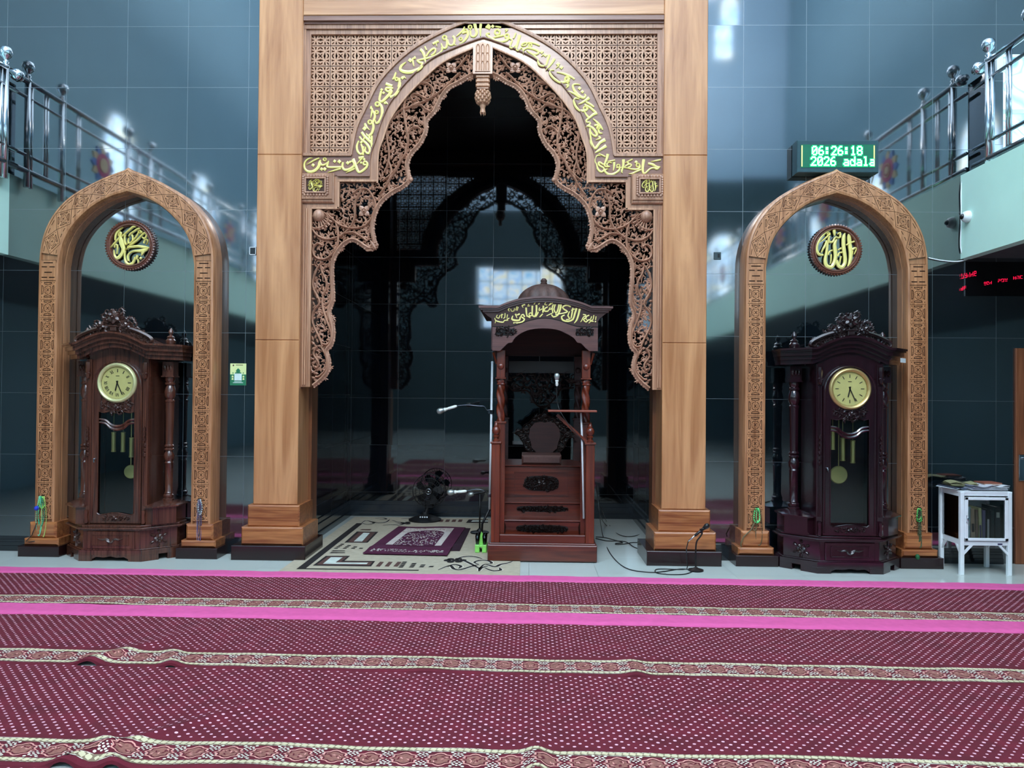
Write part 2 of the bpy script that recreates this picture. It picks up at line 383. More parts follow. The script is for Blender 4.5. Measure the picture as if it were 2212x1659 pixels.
def window(w, z0, z1, place, glass='glass_b', pointed=True, nx=3, nz=4):
    """frame in local XZ plane facing -Y; place = (loc, rz)"""
    global wn; wn += 1
    pts = [(-w/2, z0), (w/2, z0)]
    if pointed:
        zs = z1-w*.75
        for k in range(9):
            a = PI/2*k/8; pts.append((w/2*(1-k/8)**.6 if k < 8 else 0, zs+(z1-zs)*sin(a)))
        for k in range(7, -1, -1):
            a = PI/2*k/8; pts.append((-w/2*(1-k/8)**.6, zs+(z1-zs)*sin(a)))
    else: pts += [(w/2, z1), (-w/2, z1)]
    root = MB(); c = (0, (z0+z1)/2)
    inner = [(p[0]*.92, c[1]+(p[1]-c[1])*.95) for p in pts]
    root.prism(pts, -.05, 0, 0, holes=[inner[::-1]])
    for k in range(1, nx): x = -w/2+w*k/nx; root.box(x-.02, x+.02, -.04, 0, z0, z1-w*.4*(abs(x)/w*2) if pointed else z1)
    for k in range(1, nz): z = z0+(z1-z0)*k/nz; root.box(-w/2*.97, w/2*.97, -.04, 0, z-.02, z+.02) if not pointed or z < z1-w*.7 else None
    o = struct(root.build('window_%d' % wn, 'white')); o.location = place[0]; o.rotation_euler = (0, 0, place[1])
    g = struct(MB().prism(inner, -.02, -.01).build('window_pane', glass, o))
    return o
for s in (-1, 1):
    window(1.5, 3.75, 4.83, ((4.42+.75 if s > 0 else -5.42-.75), YW, 0) and ((5.17, YW, 0) if s > 0 else (-6.2, YW, 0), 0), 'glass_a', False, 4, 2)
for y in (4.0, .15, -3.6, -7.4):
    window(1.1, 4.2, 6.9, ((-8, y, 0), PI/2)); window(1.1, 4.2, 6.9, ((8.4, y, 0), -PI/2))
for x, ww in ((-6.3, 1.8), (-.3, 3.4), (6.4, 1.6)):
    window(ww, 4.1, 6.4 if ww > 3 else 6.8, ((x, -10, 0), PI), 'glass_c' if ww > 3 else 'glass_b', ww < 3, nx=6 if ww > 3 else 3, nz=4)
for x in (-6.4, 6.4): window(.6, 12.6, 14.8, ((x, -10, 0), PI), nx=1)
# ---- railings
def petal_disc(m, R, n, mi0, mi1, mi2, y=0):
    for k in range(n):
        a = 2*PI*k/n; c, d = cos(a), sin(a)
        t = [(-.16, .55), (0, .5), (.16, .55), (.2, .75), (0, 1.0), (-.2, .75)]
        m.prism([((u*c-v*d)*R, (u*d+v*c)*R) for u, v in t], y-.012, y+.012, mi0 if k % 2 else mi2)
    m.prism([(R*.6*cos(2*PI*k/24), R*.6*sin(2*PI*k/24)) for k in range(24)], y-.016, y+.016, mi1)
    m.prism([(R*.36*cos(2*PI*k/24), R*.36*sin(2*PI*k/24)) for k in range(24)], y-.024, y+.024, mi2)
    for k in range(12): a = k*PI/6; m.ball((R*.25*cos(a), y-.024, R*.25*sin(a)), R*.05, 6, 4, mi1)
M['pet_blue'] = mat('pet_blue', (70, 120, 200), .4); M['pet_mag'] = mat('pet_mag', (200, 40, 110), .4); M['pet_cream'] = mat('pet_cream', (226, 200, 150), .4)
def railing(label, X, y0, side):
    root = thing('balcony_railing', label, 'railing', (X, 0, 0))
    for z, r in ((4.66, .03), (4.50, .018), (3.92, .018), (3.76, .03)):
        MB().tube([(0, y0+.22, z), (0, -9.8, z)], r, 8).build('rail', 'steel', root, True)
    MB().ball((0, y0+.14, 4.66), .06, 12, 8, sy=.7).build('rail_collar', 'steel', root, True)
    y = y0; k = 0
    while y > -9.5:
        m = MB()
        for d in (0, -.06) if k % 3 == 0 else (0,):
            m.tube([(0, y+d, 3.6), (0, y+d, 4.66)], .03 if d == 0 else .018, 8)
        m.lathe([(.03, 4.66), (.034, 4.68), (.018, 4.70), (.03, 4.715), (.018, 4.73), (.02, 4.745), (.045, 4.77), (.06, 4.81), (.05, 4.85), (.015, 4.875)], (0, y, 0), 12)
        m.build('post', 'steel', root, True)
        m = MB()
        for d in (.27, .31): m.tube([(0, y-d, 3.76), (0, y-d, 4.66)], .014, 6)
        m.build('baluster', 'steel', root, True)
        y -= .55; k += 1
        if k % 2 == 0:
            md = MB(); petal_disc(md, .23, 12, 0, 1, 2)
            md.xf(lambda a, b, c, yy=y: (b*1.0, a+yy+.14-.35, c+4.21))
            md.build('rosette', ['pet_blue', 'pet_mag', 'pet_cream'], root)
            y -= .75
    return root
railing('chrome balcony railing with round finials and flower rosettes on the right balcony', 4.2, 6.86, 1)
railing('chrome balcony railing with round finials at the far left edge', -5.05, 6.98, -1)
# ================================================================ PORTAL
YP, YS = 6.98, 7.06
def mirx(p): return (2*CX-p[0],)+tuple(p[1:])
def mirror(b):                       # mirrored copy of builder about the portal axis
    r = MB(); r.v = [(2*CX-x, y, z) for x, y, z in b.v]; r.f = [f[::-1] for f in b.f]; r.m = list(b.m); return r
def pillar(label, x0, x1, inner):
    """inner = +1 if the opening is to the right of the pillar"""
    root = thing('portal_pillar', label, 'pillar', ((x0+x1)/2, 7.15, 0))
    lx = lambda x: x-(x0+x1)/2; ly = -7.15
    a, b = lx(x0), lx(x1)
    prev = .50
    cuts = [.50, 2.06, 3.83, 5.85]
    for z0, z1 in zip(cuts, cuts[1:]):
        MB().bbox(a, b, YP+ly, 7.32+ly, z0+.001, z1-.001, .006).build('shaft_panel', 'teak', root)
    e = .035
    MB().bbox(a-e, b+e, YP-.045+ly, 7.36+ly, .30, .50, .012).build('base_block', 'base_wood', root)
    MB().bbox(a-e-.045, b+e+.045, YP-.08+ly, 7.4+ly, .135, .30, .012).build('base_step', 'base_wood', root)
    MB().bbox(a-e-.12, b+e+.085, YP-.13+ly, 7.44+ly, 0, .135, .006).build('plinth', 'plinth', root)
    xi = (b, b-.02) if inner > 0 else (a, a+.02)
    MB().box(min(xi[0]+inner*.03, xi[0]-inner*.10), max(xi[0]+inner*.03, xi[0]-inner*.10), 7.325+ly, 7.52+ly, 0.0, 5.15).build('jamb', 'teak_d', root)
    return root
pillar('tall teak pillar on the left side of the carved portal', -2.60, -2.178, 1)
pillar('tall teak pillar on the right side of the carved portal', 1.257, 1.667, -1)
lt = thing('portal_lintel', 'wide teak lintel beam across the top of the carved portal', 'beam', (CX, 7.15, 5.15))
MB().bbox(-2.176-CX, 1.255-CX, YP-7.15, 7.32-7.15, .015, .7, .006).build('beam', 'teak_h', lt)
m = MB()
for d, z0, z1 in ((.01, -.03, .013), (.035, -.05, -.03), (.06, -.075, -.05)): m.box(-2.176-CX, 1.255-CX, YP-7.15+d, 7.2-7.15, z0, z1)
m.build('cornice_moulding', 'band', lt)
scr = thing('portal_arch_screen', 'openwork carved wooden arch screen hanging between the portal pillars', 'carved screen', (CX, YS, 2.2))
OFF = Vector((CX, YS, 2.2))
def sb(b, name, mats, parent=scr, smooth=False, bevel=0):
    b.v = [(x-CX, y-YS, z-2.2) for x, y, z in b.v]
    return b.build(name, mats, parent, smooth, bevel)
# --- curves traced on the screen plane (left half), then mirrored
def tr(pts, Y=YS): return [P2(x, y, Y) for x, y in pts]
OUT = tr([(1044,43),(1025,46),(989,57),(939,80),(892,108),(853,141),(817,183),(790,236),(770,280),(759,335)])
INN = tr([(1044,84),(1022,91),(973,110),(928,133),(881,177),(845,222),(826,261),(812,305),(801,338),(799,383)])
MIN_ = tr([(1044,97),(1017,107),(956,136),(909,177),(870,219),(842,261),(828,299),(817,333),(815,397)])
def axis_fix(pl): pl = list(pl); pl[0] = (CX, pl[0][1]); return pl
OUT, INN, MIN_ = (axis_fix(spline(p, 4)) for p in (OUT, INN, MIN_))
zt, zb = P2(700, 337, YS)[1], P2(700, 381, YS)[1]         # ledge top / bottom
xl = P2(653, 360, YS)[0]
OUT = [p for p in OUT if p[1] > zt]+[(OUT[-1][0], zt)]
# calligraphy band: flat board
band = list(OUT)+[(xl, zt), (xl, zb), (INN[-1][0], zb)]+INN[::-1]
full = band[:-1]
# left half and right half in one board
bl = MB().prism([p for p in band], YS-.03, YS+.02); br = mirror(bl)
bd = MB(); bd.add(bl.v, bl.f); bd.add(br.v, br.f)
bdo = sb(bd, 'calligraphy_band', 'band')
# raised rim mouldings on both edges of the band
def both(fn):
    a = MB(); fn(a); b = mirror(a); a.add(b.v, b.f, 0); a.m = a.m[:len(a.m)-len(b.f)]+b.m; return a
def ribbon(b, pl, w, yb, h, off=0, mi=0):
    n = len(pl); q = []
    for i, p in enumerate(pl):
        a = pl[max(i-1, 0)]; c = pl[min(i+1, n-1)]; tx, tz = c[0]-a[0], c[1]-a[1]; l = math.hypot(tx, tz) or 1
        q.append((p[0]-tz/l*off, p[1]+tx/l*off, w))
    b.stroke(q, yb, h, mi, smooth=False, flat=.9)
def rim(b):
    ribbon(b, OUT, .035, YS-.03, .02, 0)
    b.box(xl, OUT[-1][0]+.01, YS-.05, YS-.03, zt-.012, zt+.014)
def rim2(b):
    ribbon(b, INN, .014, YS-.03, .012, 0)
    b.box(P2(731, 383, YS)[0], INN[-1][0], YS-.045, YS-.03, zb-.01, zb+.008)
sb(both(rim), 'band_rim', 'mould'); sb(both(rim2), 'band_rim', 'band')
# inner frame moulding: arch, two steps, side strips
x1, x2, x3 = P2(734, 420, YS)[0], P2(673, 640, YS)[0], MIN_[-1][0]
z1, z2, z3 = P2(700, 393, YS)[1], P2(700, 452, YS)[1], P2(700, 836, YS)[1]
def frame_poly(b):
    poly = INN[:-1]+[(INN[-1][0], zb), (x1-.045, zb), (x1-.045, z2+.06), (xl-.0, z2+.06), (xl, z3), (x2, z3), (x2, z2), (x1, z2), (x1, z1), (x3, z1)]+MIN_[:-1][::-1]
    b.prism(poly, YS-.02, YS+.05)
def frame_lines(b):
    for off, hh in ((.012, .012), (.03, .02)):
        b.stroke([(xl+.02+off*1.2, z2, .012), (xl+.02+off*1.2, z3+.02, .012)], YS-.02, hh, smooth=False, flat=.9)
    ribbon(b, MIN_, .016, YS-.02, .014, .006)
    b.box(x1-.01, x3, YS-.032, YS-.02, z1-.004, z1+.014); b.box(x1-.014, x1+.004, YS-.032, YS-.02, z2, z1); b.box(x2, x1, YS-.032, YS-.02, z2-.004, z2+.014); b.box(x2-.014, x2+.002, YS-.032, YS-.02, z3, z2)
sb(both(frame_poly), 'frame_moulding', 'mould'); sb(both(frame_lines), 'frame_bead', 'carve_l')
# outer frame strip down pillars and head
def outer(b):
    b.box(-2.176, xl+.012, YS-.05, YS+.05, z3-.02, 5.10); b.box(xl+.012, xl+.03, YS-.025, YS+.05, zt, 5.10); b.box(-2.176, CX, YS-.03, YS+.05, 5.06, 5.12)
    b.box(xl+.03, xl+.075, YS-.01, YS+.03, zt, 5.06); b.box(xl+.075, CX, YS-.01, YS+.03, 5.015, 5.06)
sb(both(outer), 'outer_frame', 'mould')
# --- lattice of square pierced tiles
h = []
def D4(poly):
    r = []
    for k in range(4): r.append(rotp(poly, k*PI/2))
    return r
H = []
H += [[(-.11,-.075),(-.075,-.11),(0,-.035),(.075,-.11),(.11,-.075),(.035,0),(.11,.075),(.075,.11),(0,.035),(-.075,.11),(-.11,.075),(-.035,0)]]
H += D4([(-.18,.215),(-.09,.185),(-.03,.165),(0,.15),(.03,.165),(.09,.185),(.18,.215),(.09,.245),(.03,.25),(0,.27),(-.03,.25),(-.09,.245)])
H += D4([(-.13,.33),(-.1,.385),(-.04,.43),(.04,.43),(.1,.385),(.13,.33),(.075,.325),(.03,.365),(0,.375),(-.03,.365),(-.075,.325)])
H += D4([(-.29,.435),(-.16,.435),(-.195,.39),(-.2,.305),(-.245,.305),(-.255,.39)])
H += D4([(.29,.435),(.16,.435),(.195,.39),(.2,.305),(.245,.305),(.255,.39)])
H += D4([(-.44,.40),(-.40,.44),(-.31,.35),(-.35,.31)])
cv, ct = relief_cells([(-.5,-.5),(.5,-.5),(.5,.5),(-.5,.5)], H)
TS = (P2(672+44*3, 200, 7.08)[0]-P2(672, 200, 7.08)[0])/3
gx0, gz0 = P2(671, 55, 7.08)[0], P2(671, 55.5, 7.08)[1]
mid = [((a[0]+b[0])/2, (a[1]+b[1])/2) for a, b in zip(resample(OUT, 24), resample(INN, 24))]
cut = mid+[(mid[-1][0], 3), (CX+2, 3), (CX+2, mid[0][1])]
def lattice(b):
    for i in range(9):
        for j in range(7):
            cx, cz = gx0+(i+.5)*TS, gz0-(j+.5)*TS
            if cx-TS/2 > CX+.02: continue
            zlim = zt
            vmap = {}
            def V(k, y):
                x, z = cv[k]; return (cx+x*TS, y, cz+z*TS)
            solid = []
            for t, fl in ct:
                if fl: continue
                px = cx+sum(cv[k][0] for k in t)/3*TS; pz = cz+sum(cv[k][1] for k in t)/3*TS
                if px > CX or pz < zlim or inside((px, pz), cut): continue
                solid.append(t)
            if not solid: continue
            n = len(cv); vs = [V(k, 7.075) for k in range(n)]+[V(k, 7.095) for k in range(n)]
            fs = []; edges = {}
            for t in solid:
                fs.append(t); fs.append(tuple(k+n for k in t[::-1]))
                for a, c in ((t[0], t[1]), (t[1], t[2]), (t[2], t[0])): edges[(a, c)] = 1
            for (a, c) in edges:
                if (c, a) not in edges: fs.append((c, a, a+n, c+n))
            b.add(vs, fs)
            b.box(cx-TS/2-.003, cx-TS/2+.003, 7.073, 7.076, max(cz-TS/2, zlim), cz+TS/2, 1) if not inside((cx-TS/2, cz), cut) else None
            b.box(cx-TS/2, cx+TS/2, 7.073, 7.076, cz+TS/2-.003, cz+TS/2+.003, 1) if not inside((cx, cz+TS/2), cut) else None
la = MB(); lattice(la); lb = mirror(la)
sb(la, 'lattice_panel', ['carve_l', 'groove']); sb(lb, 'lattice_panel', ['carve_l', 'groove'])
# --- foliage openwork
ZA = lambda pts, ox, oy, s: [P2(ox+x/s, oy+y/s, YS) for x, y in pts]
EDGE = tr([(1026,163),(1017,166),(995,180),(973,191),(956,211),(942,241),(924,261),(923,283),(909,313),(891,333),(882,358),(887,388),(873,405),(846,420),(824,440),(813,462),(807,490),(811,517),(815,534),(800,541),(786,535),(763,521),(745,529),(730,547),(721,568),(720,589),(721,616),(722,649),(714,673),(721,700),(723,722),(718,746),(708,758),(713,776),(712,800),(700,818),(679,836)])
EDGE = spline(EDGE, 3)
REG = [(CX-.09, MIN_[2][1]-.03)]+[p for p in MIN_ if p[0] < CX-.1]+[(x3, z1), (x1, z1), (x1, z2), (x2, z2), (x2, z3+.01)]+EDGE[::-1]
STEMS = [ZA(p, 790, 150, 8.294) for p in (
 [(1700,60),(1600,140),(1493,250),(1380,360),(1270,440),(1100,550),(900,630),(750,690),(600,750),(500,850),(400,1000),(370,1120),(380,1250),(410,1400),(420,1550),(400,1700),(330,1850)],
 [(1150,170),(900,290),(760,430),(700,580),(680,700),(700,880),(730,1050),(760,1200),(750,1350),(700,1530),(640,1620),(540,1780),(430,1900),(300,2000)],
 [(900,280),(1050,240),(1180,310),(1220,420),(1160,520),(1080,530),(960,460),(860,440),(810,500),(860,560),(910,520),(880,490)],
 [(760,1130),(820,1060),(900,1030),(990,1080),(960,1160)], [(830,660),(980,640),(1080,720),(1180,770)])]
STEMS += [ZA(p, 660, 440, 8.294) for p in (
 [(390,180),(480,270),(600,370),(750,430),(900,440),(1050,400),(1150,310),(1210,180),(1250,0),(1190,-150),(1100,-260),(960,-260),(850,-180)],
 [(1000,-250),(930,-120),(890,0),(885,200),(850,330),(780,450),(620,590)],
 [(120,450),(200,560),(330,630),(450,635),(570,600)],
 [(540,330),(580,480),(585,620),(570,760),(500,880),(380,980),(240,990),(150,920),(140,800),(220,710),(300,750)],
 [(700,530),(850,515),(980,580),(1110,670)], [(330,160),(400,230),(390,330),(320,410),(200,450),(120,430)],
 [(300,1040),(200,1180),(140,1350),(140,1500),(220,1700)], [(270,1100),(300,1230),(370,1370),(370,1520),(300,1660)])]
STEMS += [ZA(p, 540, 360, 3.318) for p in (
 [(455,880),(500,970),(455,1040),(450,1120),(500,1230),(520,1290)], [(525,930),(520,1000),(550,1100),(585,1200),(560,1270),(520,1270)],
 [(510,1290),(545,1360),(550,1440),(500,1500),(470,1505)], [(480,1290),(455,1340),(490,1400),(480,1440),(465,1430)])]
# stems running down from the upper arch to the shoulder
STEMS += [tr([(1010,120),(985,150),(960,150),(940,140),(925,165)]), tr([(838,345),(846,372),(835,400),(820,420)]), tr([(868,330),(860,360),(838,392)])]
def curl(b, x, z, a, s, hand, yb, h=.012):
    pts = []; c = (x, z); n = 9
    for k in range(n):
        t = k/(n-1); r = s*(.62-.42*t); an = a+hand*(t*4.6)
        pts.append((x+r*cos(an), z+r*sin(an), s*(.34-.2*t)))
    b.stroke(pts, yb, h, smooth=False)
    b.ball((pts[-1][0], yb-h*.5, pts[-1][1]), s*.13, 6, 4)
    for k in (0, 1, 2, 3):
        px, pz, _ = pts[k]; an = a+hand*k/(n-1)*4.6
        dx, dz = cos(an-hand*.6), sin(an-hand*.6)
        b.stroke([(px, pz, s*.3), (px+dx*s*.3, pz+dz*s*.3, s*.22), (px+dx*s*.52, pz+dz*s*.48, s*.03)], yb, h*.8, sub=2)
def leaf(b, x, z, a, s, yb, h=.012):
    dx, dz = cos(a), sin(a)
    b.stroke([(x-dx*s*.5, z-dz*s*.5, s*.08), (x-dx*s*.1, z-dz*s*.1, s*.34), (x+dx*s*.3, z+dz*s*.3, s*.26), (x+dx*s*.62, z+dz*s*.62, s*.02)], yb, h, sub=2)
    for sd in (-1, 1):
        for k, ll in ((-.2, .42), (.1, .4), (.32, .26)):
            ex, ez = cos(a+sd*.95), sin(a+sd*.95); ox, oz = x+dx*s*k, z+dz*s*k
            b.stroke([(ox, oz, s*.2), (ox+ex*s*ll*.6, oz+ez*s*ll*.6, s*.17), (ox+ex*s*ll, oz+ez*s*ll, s*.02)], yb, h*.75, sub=2)
def flower(b, x, z, s, yb, n=4, rot=PI/4, h=.02):
    for k in range(n):
        a = rot+k*2*PI/n
        b.stroke([(x, z, s*.3), (x+cos(a)*s*.5, z+sin(a)*s*.5, s*.85), (x+cos(a)*s*.85, z+sin(a)*s*.85, s*.55), (x+cos(a)*s*1.12, z+sin(a)*s*1.12, s*.03)], yb, h*.8, sub=2)
    b.ring(x, z, s*.34, s*.16, yb-h*.5, h*.7, n=10); b.ball((x, yb-h, z), s*.2, 8, 5)
def fill(b, region, avoid, rmin, s0, seed, yb, edge=.02, n=9000, bias=None):
    rnd = random.Random(seed); xs = [p[0] for p in region]; zs = [p[1] for p in region]; got = []
    for _ in range(n):
        p = (rnd.uniform(min(xs), max(xs)), rnd.uniform(min(zs), max(zs)))
        if not inside(p, region): continue
        if any((p[0]-q[0])**2+(p[1]-q[1])**2 < rmin*rmin for q in got): continue
        if dist_poly(p, region, True) < edge: continue
        if any((p[0]-q[0])**2+(p[1]-q[1])**2 < q[2]**2 for q in avoid): continue
        got.append(p)
        a = rnd.uniform(0, 2*PI); s = s0*rnd.uniform(.85, 1.15)
        if rnd.random() < .5: curl(b, p[0], p[1], a, s, rnd.choice((-1, 1)), yb)
        else: leaf(b, p[0], p[1], a, s*.95, yb)
def foliage(b):
    flw = [P2(*q, YS) for q in ((975, 147), (787, 456))]
    fill(b, REG, [(f[0], f[1], .085) for f in flw], .031, .047, 5, YS+.012, .011, 26000)
    for st in STEMS:
        q = spline(st, 4); n = len(q)
        b.stroke([(p[0], p[1], .021) for p in q], YS+.006, .026, smooth=False, flat=.5)
    for f in flw: flower(b, f[0], f[1], .062, YS-.002)
    # sun-like corner boss
    c = (x2+.03, z2-.03)
    b.ball((c[0]+.035, YS, c[1]-.03), .06, 12, 6)
    for k in range(7):
        a = -PI/2+.05+k*.25; b.stroke([(c[0]+.07*cos(a)+.03, c[1]+.07*sin(a)-.02, .012), (c[0]+.15*cos(a)+.03, c[1]+.15*sin(a)-.02, .028)], YS+.005, .02, smooth=False)
    # edge rib and scallops
    q = resample(EDGE, 240); n = len(q)
    rib = []; sc_ = []
    for i in range(n):
        a = q[max(i-1, 0)]; c2 = q[min(i+1, n-1)]; tx, tz = c2[0]-a[0], c2[1]-a[1]; l = math.hypot(tx, tz) or 1
        nx, nz = -tz/l, tx/l      # left of travel = towards wood
        rib.append((q[i][0]-nx*.020, q[i][1]-nz*.020, .03)); sc_.append((q[i][0]-nx*.004, q[i][1]-nz*.004))
    b.stroke(rib, YS+.01, .034, smooth=False)
    b.stroke([(p[0], p[1], .022) for p in sc_], YS+.012, .02, smooth=False)
    pts = resample(EDGE, 150)
    for i, p in enumerate(pts): b.ball((p[0], YS+.002, p[1]), (.015, .010, .012)[i % 3], 6, 4, sy=.8)
    tip = P2(813, 534, YS)
    leaf(b, tip[0]-.03, tip[1]+.02, -1.0, .1, YS-.01, .02); curl(b, tip[0]-.09, tip[1]-.015, 1.2, .06, -1, YS)
    tip = P2(888, 388, YS); b.ball((tip[0], YS, tip[1]), .022, 8, 5)
fa = MB(); foliage(fa); fb = mirror(fa)
fo = sb(fa, 'foliage_carving', 'carve', smooth='auto'); sb(fb, 'foliage_carving', 'carve', smooth='auto')
# --- keystone and pendant
ks = MB(); kx = CX; K = lambda x, y: P2(x, y, YS-.08)
kw = .092; kt, kb = P2(1043, 88, YS-.08)[1], P2(1043, 160, YS-.08)[1]
ks.prism([(kx-kw, kb), (kx+kw, kb), (kx+kw, kt-.035), (kx, kt), (kx-kw, kt-.035)], YS-.09, YS+.02, 0)
ks.prism([(kx-kw*.78, kb+.02), (kx+kw*.78, kb+.02), (kx+kw*.78, kt-.045), (kx, kt-.02), (kx-kw*.78, kt-.045)], YS-.086, YS-.1, 1)
for cxk in (-.045, 0, .045):
    for r in range(3):
        z0 = kb+.03+r*.08
        ks.stroke([(kx+cxk-.012, z0, .006), (kx+cxk-.014, z0+.06, .008), (kx+cxk, z0+.085, .008), (kx+cxk+.014, z0+.06, .008), (kx+cxk+.012, z0, .006)], YS-.1, .008, 1, sub=2)
sb(ks, 'keystone', ['mould', 'carve_l'])
pd = MB()
z0 = kb
for i in range(3): pd.bbox(kx-.066, kx+.066, YS-.075, YS+.03, z0-.03-i*.042, z0-.004-i*.042, .008); pd.box(kx-.055, kx+.055, YS-.06, YS+.02, z0-.045-i*.042, z0-.03-i*.042)
zz = z0-.135
pd.lathe([(.04, zz), (.06, zz-.02), (.066, zz-.06), (.062, zz-.1), (.045, zz-.13), (.03, zz-.14), (.03, zz-.15), (.022, zz-.165), (.026, zz-.2), (.03, zz-.215)], (kx, YS-.02, 0), 16)
for r in range(5):
    for k in range(10):
        a = 2*PI*(k+.5*(r % 2))/10; rr = (.06, .067, .067, .062, .05)[r]
        pd.ball((kx+rr*cos(a), YS-.02+rr*sin(a), zz-.02-r*.024), .015, 6, 4)
for k in range(5):
    a = 2*PI*k/5; pd.lathe([(.009, 0), (.002, -.025)], (kx+.022*cos(a), YS-.02+.022*sin(a), zz-.212), 5)
sb(pd, 'pendant', 'carve_l', smooth='auto')
# ================================================================ CALLIGRAPHY (traced brush strokes)
def glyphs(b, strokes, fn, k, yb, h=.014, sub=3):
    """strokes in tracing units; fn maps a point to (x, z); k = metres per unit"""
    for s in strokes:
        if s[0] == 'o': _, x, y, r, w = s; X, Z = fn(x, y); b.ring(X, Z, r*k, w*k, yb, h, n=10)
        elif s[0] == 'd': _, x, y, w = s; X, Z = fn(x, y); b.diamond(X, Z, w*k*1.15, yb, h, rot=.1)
        else:
            pts = [fn(s[i], s[i+1])+(s[i+2]*k,) for i in range(0, len(s), 3)]
            b.stroke(pts, yb, h, sub=sub, flat=.7)
def tracer(ox, oy, sc, Y): return lambda x, y: P2(ox+x/sc, oy+y/sc, Y)
PXM = YS/FPX
T_A = [(350,155,12,250,170,36,150,240,48,100,350,54,120,480,62,220,560,80,350,560,85,470,490,88,540,390,90,555,300,80,590,220,44),
 (550,240,40,600,340,64,640,370,54,720,350,54,800,300,44,835,245,34),(832,250,36,800,340,54,785,410,62,850,432,60,1000,432,60,1150,430,60,1235,410,50,1262,285,46),
 (1250,290,46,1240,400,62,1285,500,72,1400,505,72,1520,450,74,1590,370,66,1565,280,60,1500,255,50),
 (550,160,40,400,225,45,290,290,38,170,360,14),('d',365,370,100),('o',712,200,44,38),('d',1010,255,95),('d',1150,265,112),('d',1400,305,105),('d',1470,275,70),
 ('d',620,490,98),('d',715,490,106),(1200,475,46,1000,530,44,800,595,18),(1610,475,46,1480,540,44,1345,600,18),
 (1560,185,95,1620,330,84,1680,500,84,1740,580,72,1850,530,72,1960,430,72,1990,330,64,1930,260,56,1865,300,50,1890,360,60,1960,350,40),
 (1875,120,40,1790,210,46,1680,330,28),('d',1890,200,80),('d',1800,300,70)]
T_B = [(1725,320,60,1840,340,80,1930,390,64,2000,430,72,2095,420,14),(2092,424,14,1995,485,64,1900,450,52,1790,480,50,1700,560,52,1640,610,46,1585,600,60,1565,500,72,1575,350,82,1600,200,88),
 (2110,208,44,1960,240,46,1810,266,14),('o',1425,375,52,42),(1480,380,50,1472,450,56,1400,492,54,1250,490,46,1100,460,36,900,442,36,775,450,44),
 ('d',1370,280,92),(1520,505,44,1380,560,50,1250,620,48,1145,632,16),(990,200,92,990,330,72,970,450,60,938,560,54,962,612,18),
 (1020,430,36,1100,370,42,1180,340,48,1232,372,40,1190,420,44,1120,440,34),(1262,195,40,1150,250,40,1045,305,20),('d',1130,310,62),
 ('o',838,395,46,42),(885,420,48,860,520,62,760,600,64,640,652,74,520,630,72,440,550,62,470,500,44,540,488,22),(715,280,74,712,400,58,688,540,24),
 (740,222,38,600,250,42,500,266,16),(640,312,38,570,290,36,500,340,48,520,400,44,590,422,30),(525,40,92,500,160,74,450,290,62,425,370,56,460,415,44,550,432,24),
 (430,345,46,370,340,50,310,295,56,255,290,56,255,350,60,300,400,54,385,445,50,412,515,56,330,572,64,235,500,62,178,350,60,150,220,48,180,110,42,250,80,40,305,102,20),
 (250,30,28,350,70,46,452,122,40)]
T_C = [  # left flank of the arch, zoom (760,180) x10.057
 (740,10,70,880,60,60),(1045,-20,60,1020,130,62,930,260,64,830,300,60),(900,100,30,860,110,50,770,100,56,735,140,44,790,180,50,850,150,60,845,200,70,760,300,64,650,400,56,600,350,50,640,170,50),
 ('d',690,210,60),('d',650,140,60),('d',720,430,60),(730,400,40,770,440,36,790,465,10),('o',555,455,44,44),(600,430,50,655,530,62,655,690,64,600,820,60,530,870,44,510,800,20),
 (430,500,40,410,550,40,445,560,44,425,680,34,410,760,12),('o',540,630,34,34),(460,600,44,500,690,50,490,770,54,440,880,58),('o',395,845,42,40),
 (455,870,50,470,960,56,430,1090,54,350,1140,44,315,1090,24),(285,870,40,300,920,60,330,960,40,385,1020,14),('d',275,985,88),
 (215,1060,60,270,1140,62,370,1240,60,430,1310,50,425,1390,30),(435,1140,40,430,1250,50,425,1330,40),(370,1130,50,390,1210,50),
 (165,1160,40,230,1240,50,310,1300,56,380,1400,60,395,1490,60,340,1520,50,290,1470,40,300,1380,30),('d',205,1285,60),('d',195,1200,44),(270,1180,34,250,1250,34),
 (150,1250,30,110,1360,46,125,1470,50,190,1540,44,250,1500,44,300,1420,40),(200,1320,38,235,1420,44,250,1560,34),(260,1370,30,240,1450,30),(150,1625,60,265,1600,50)]
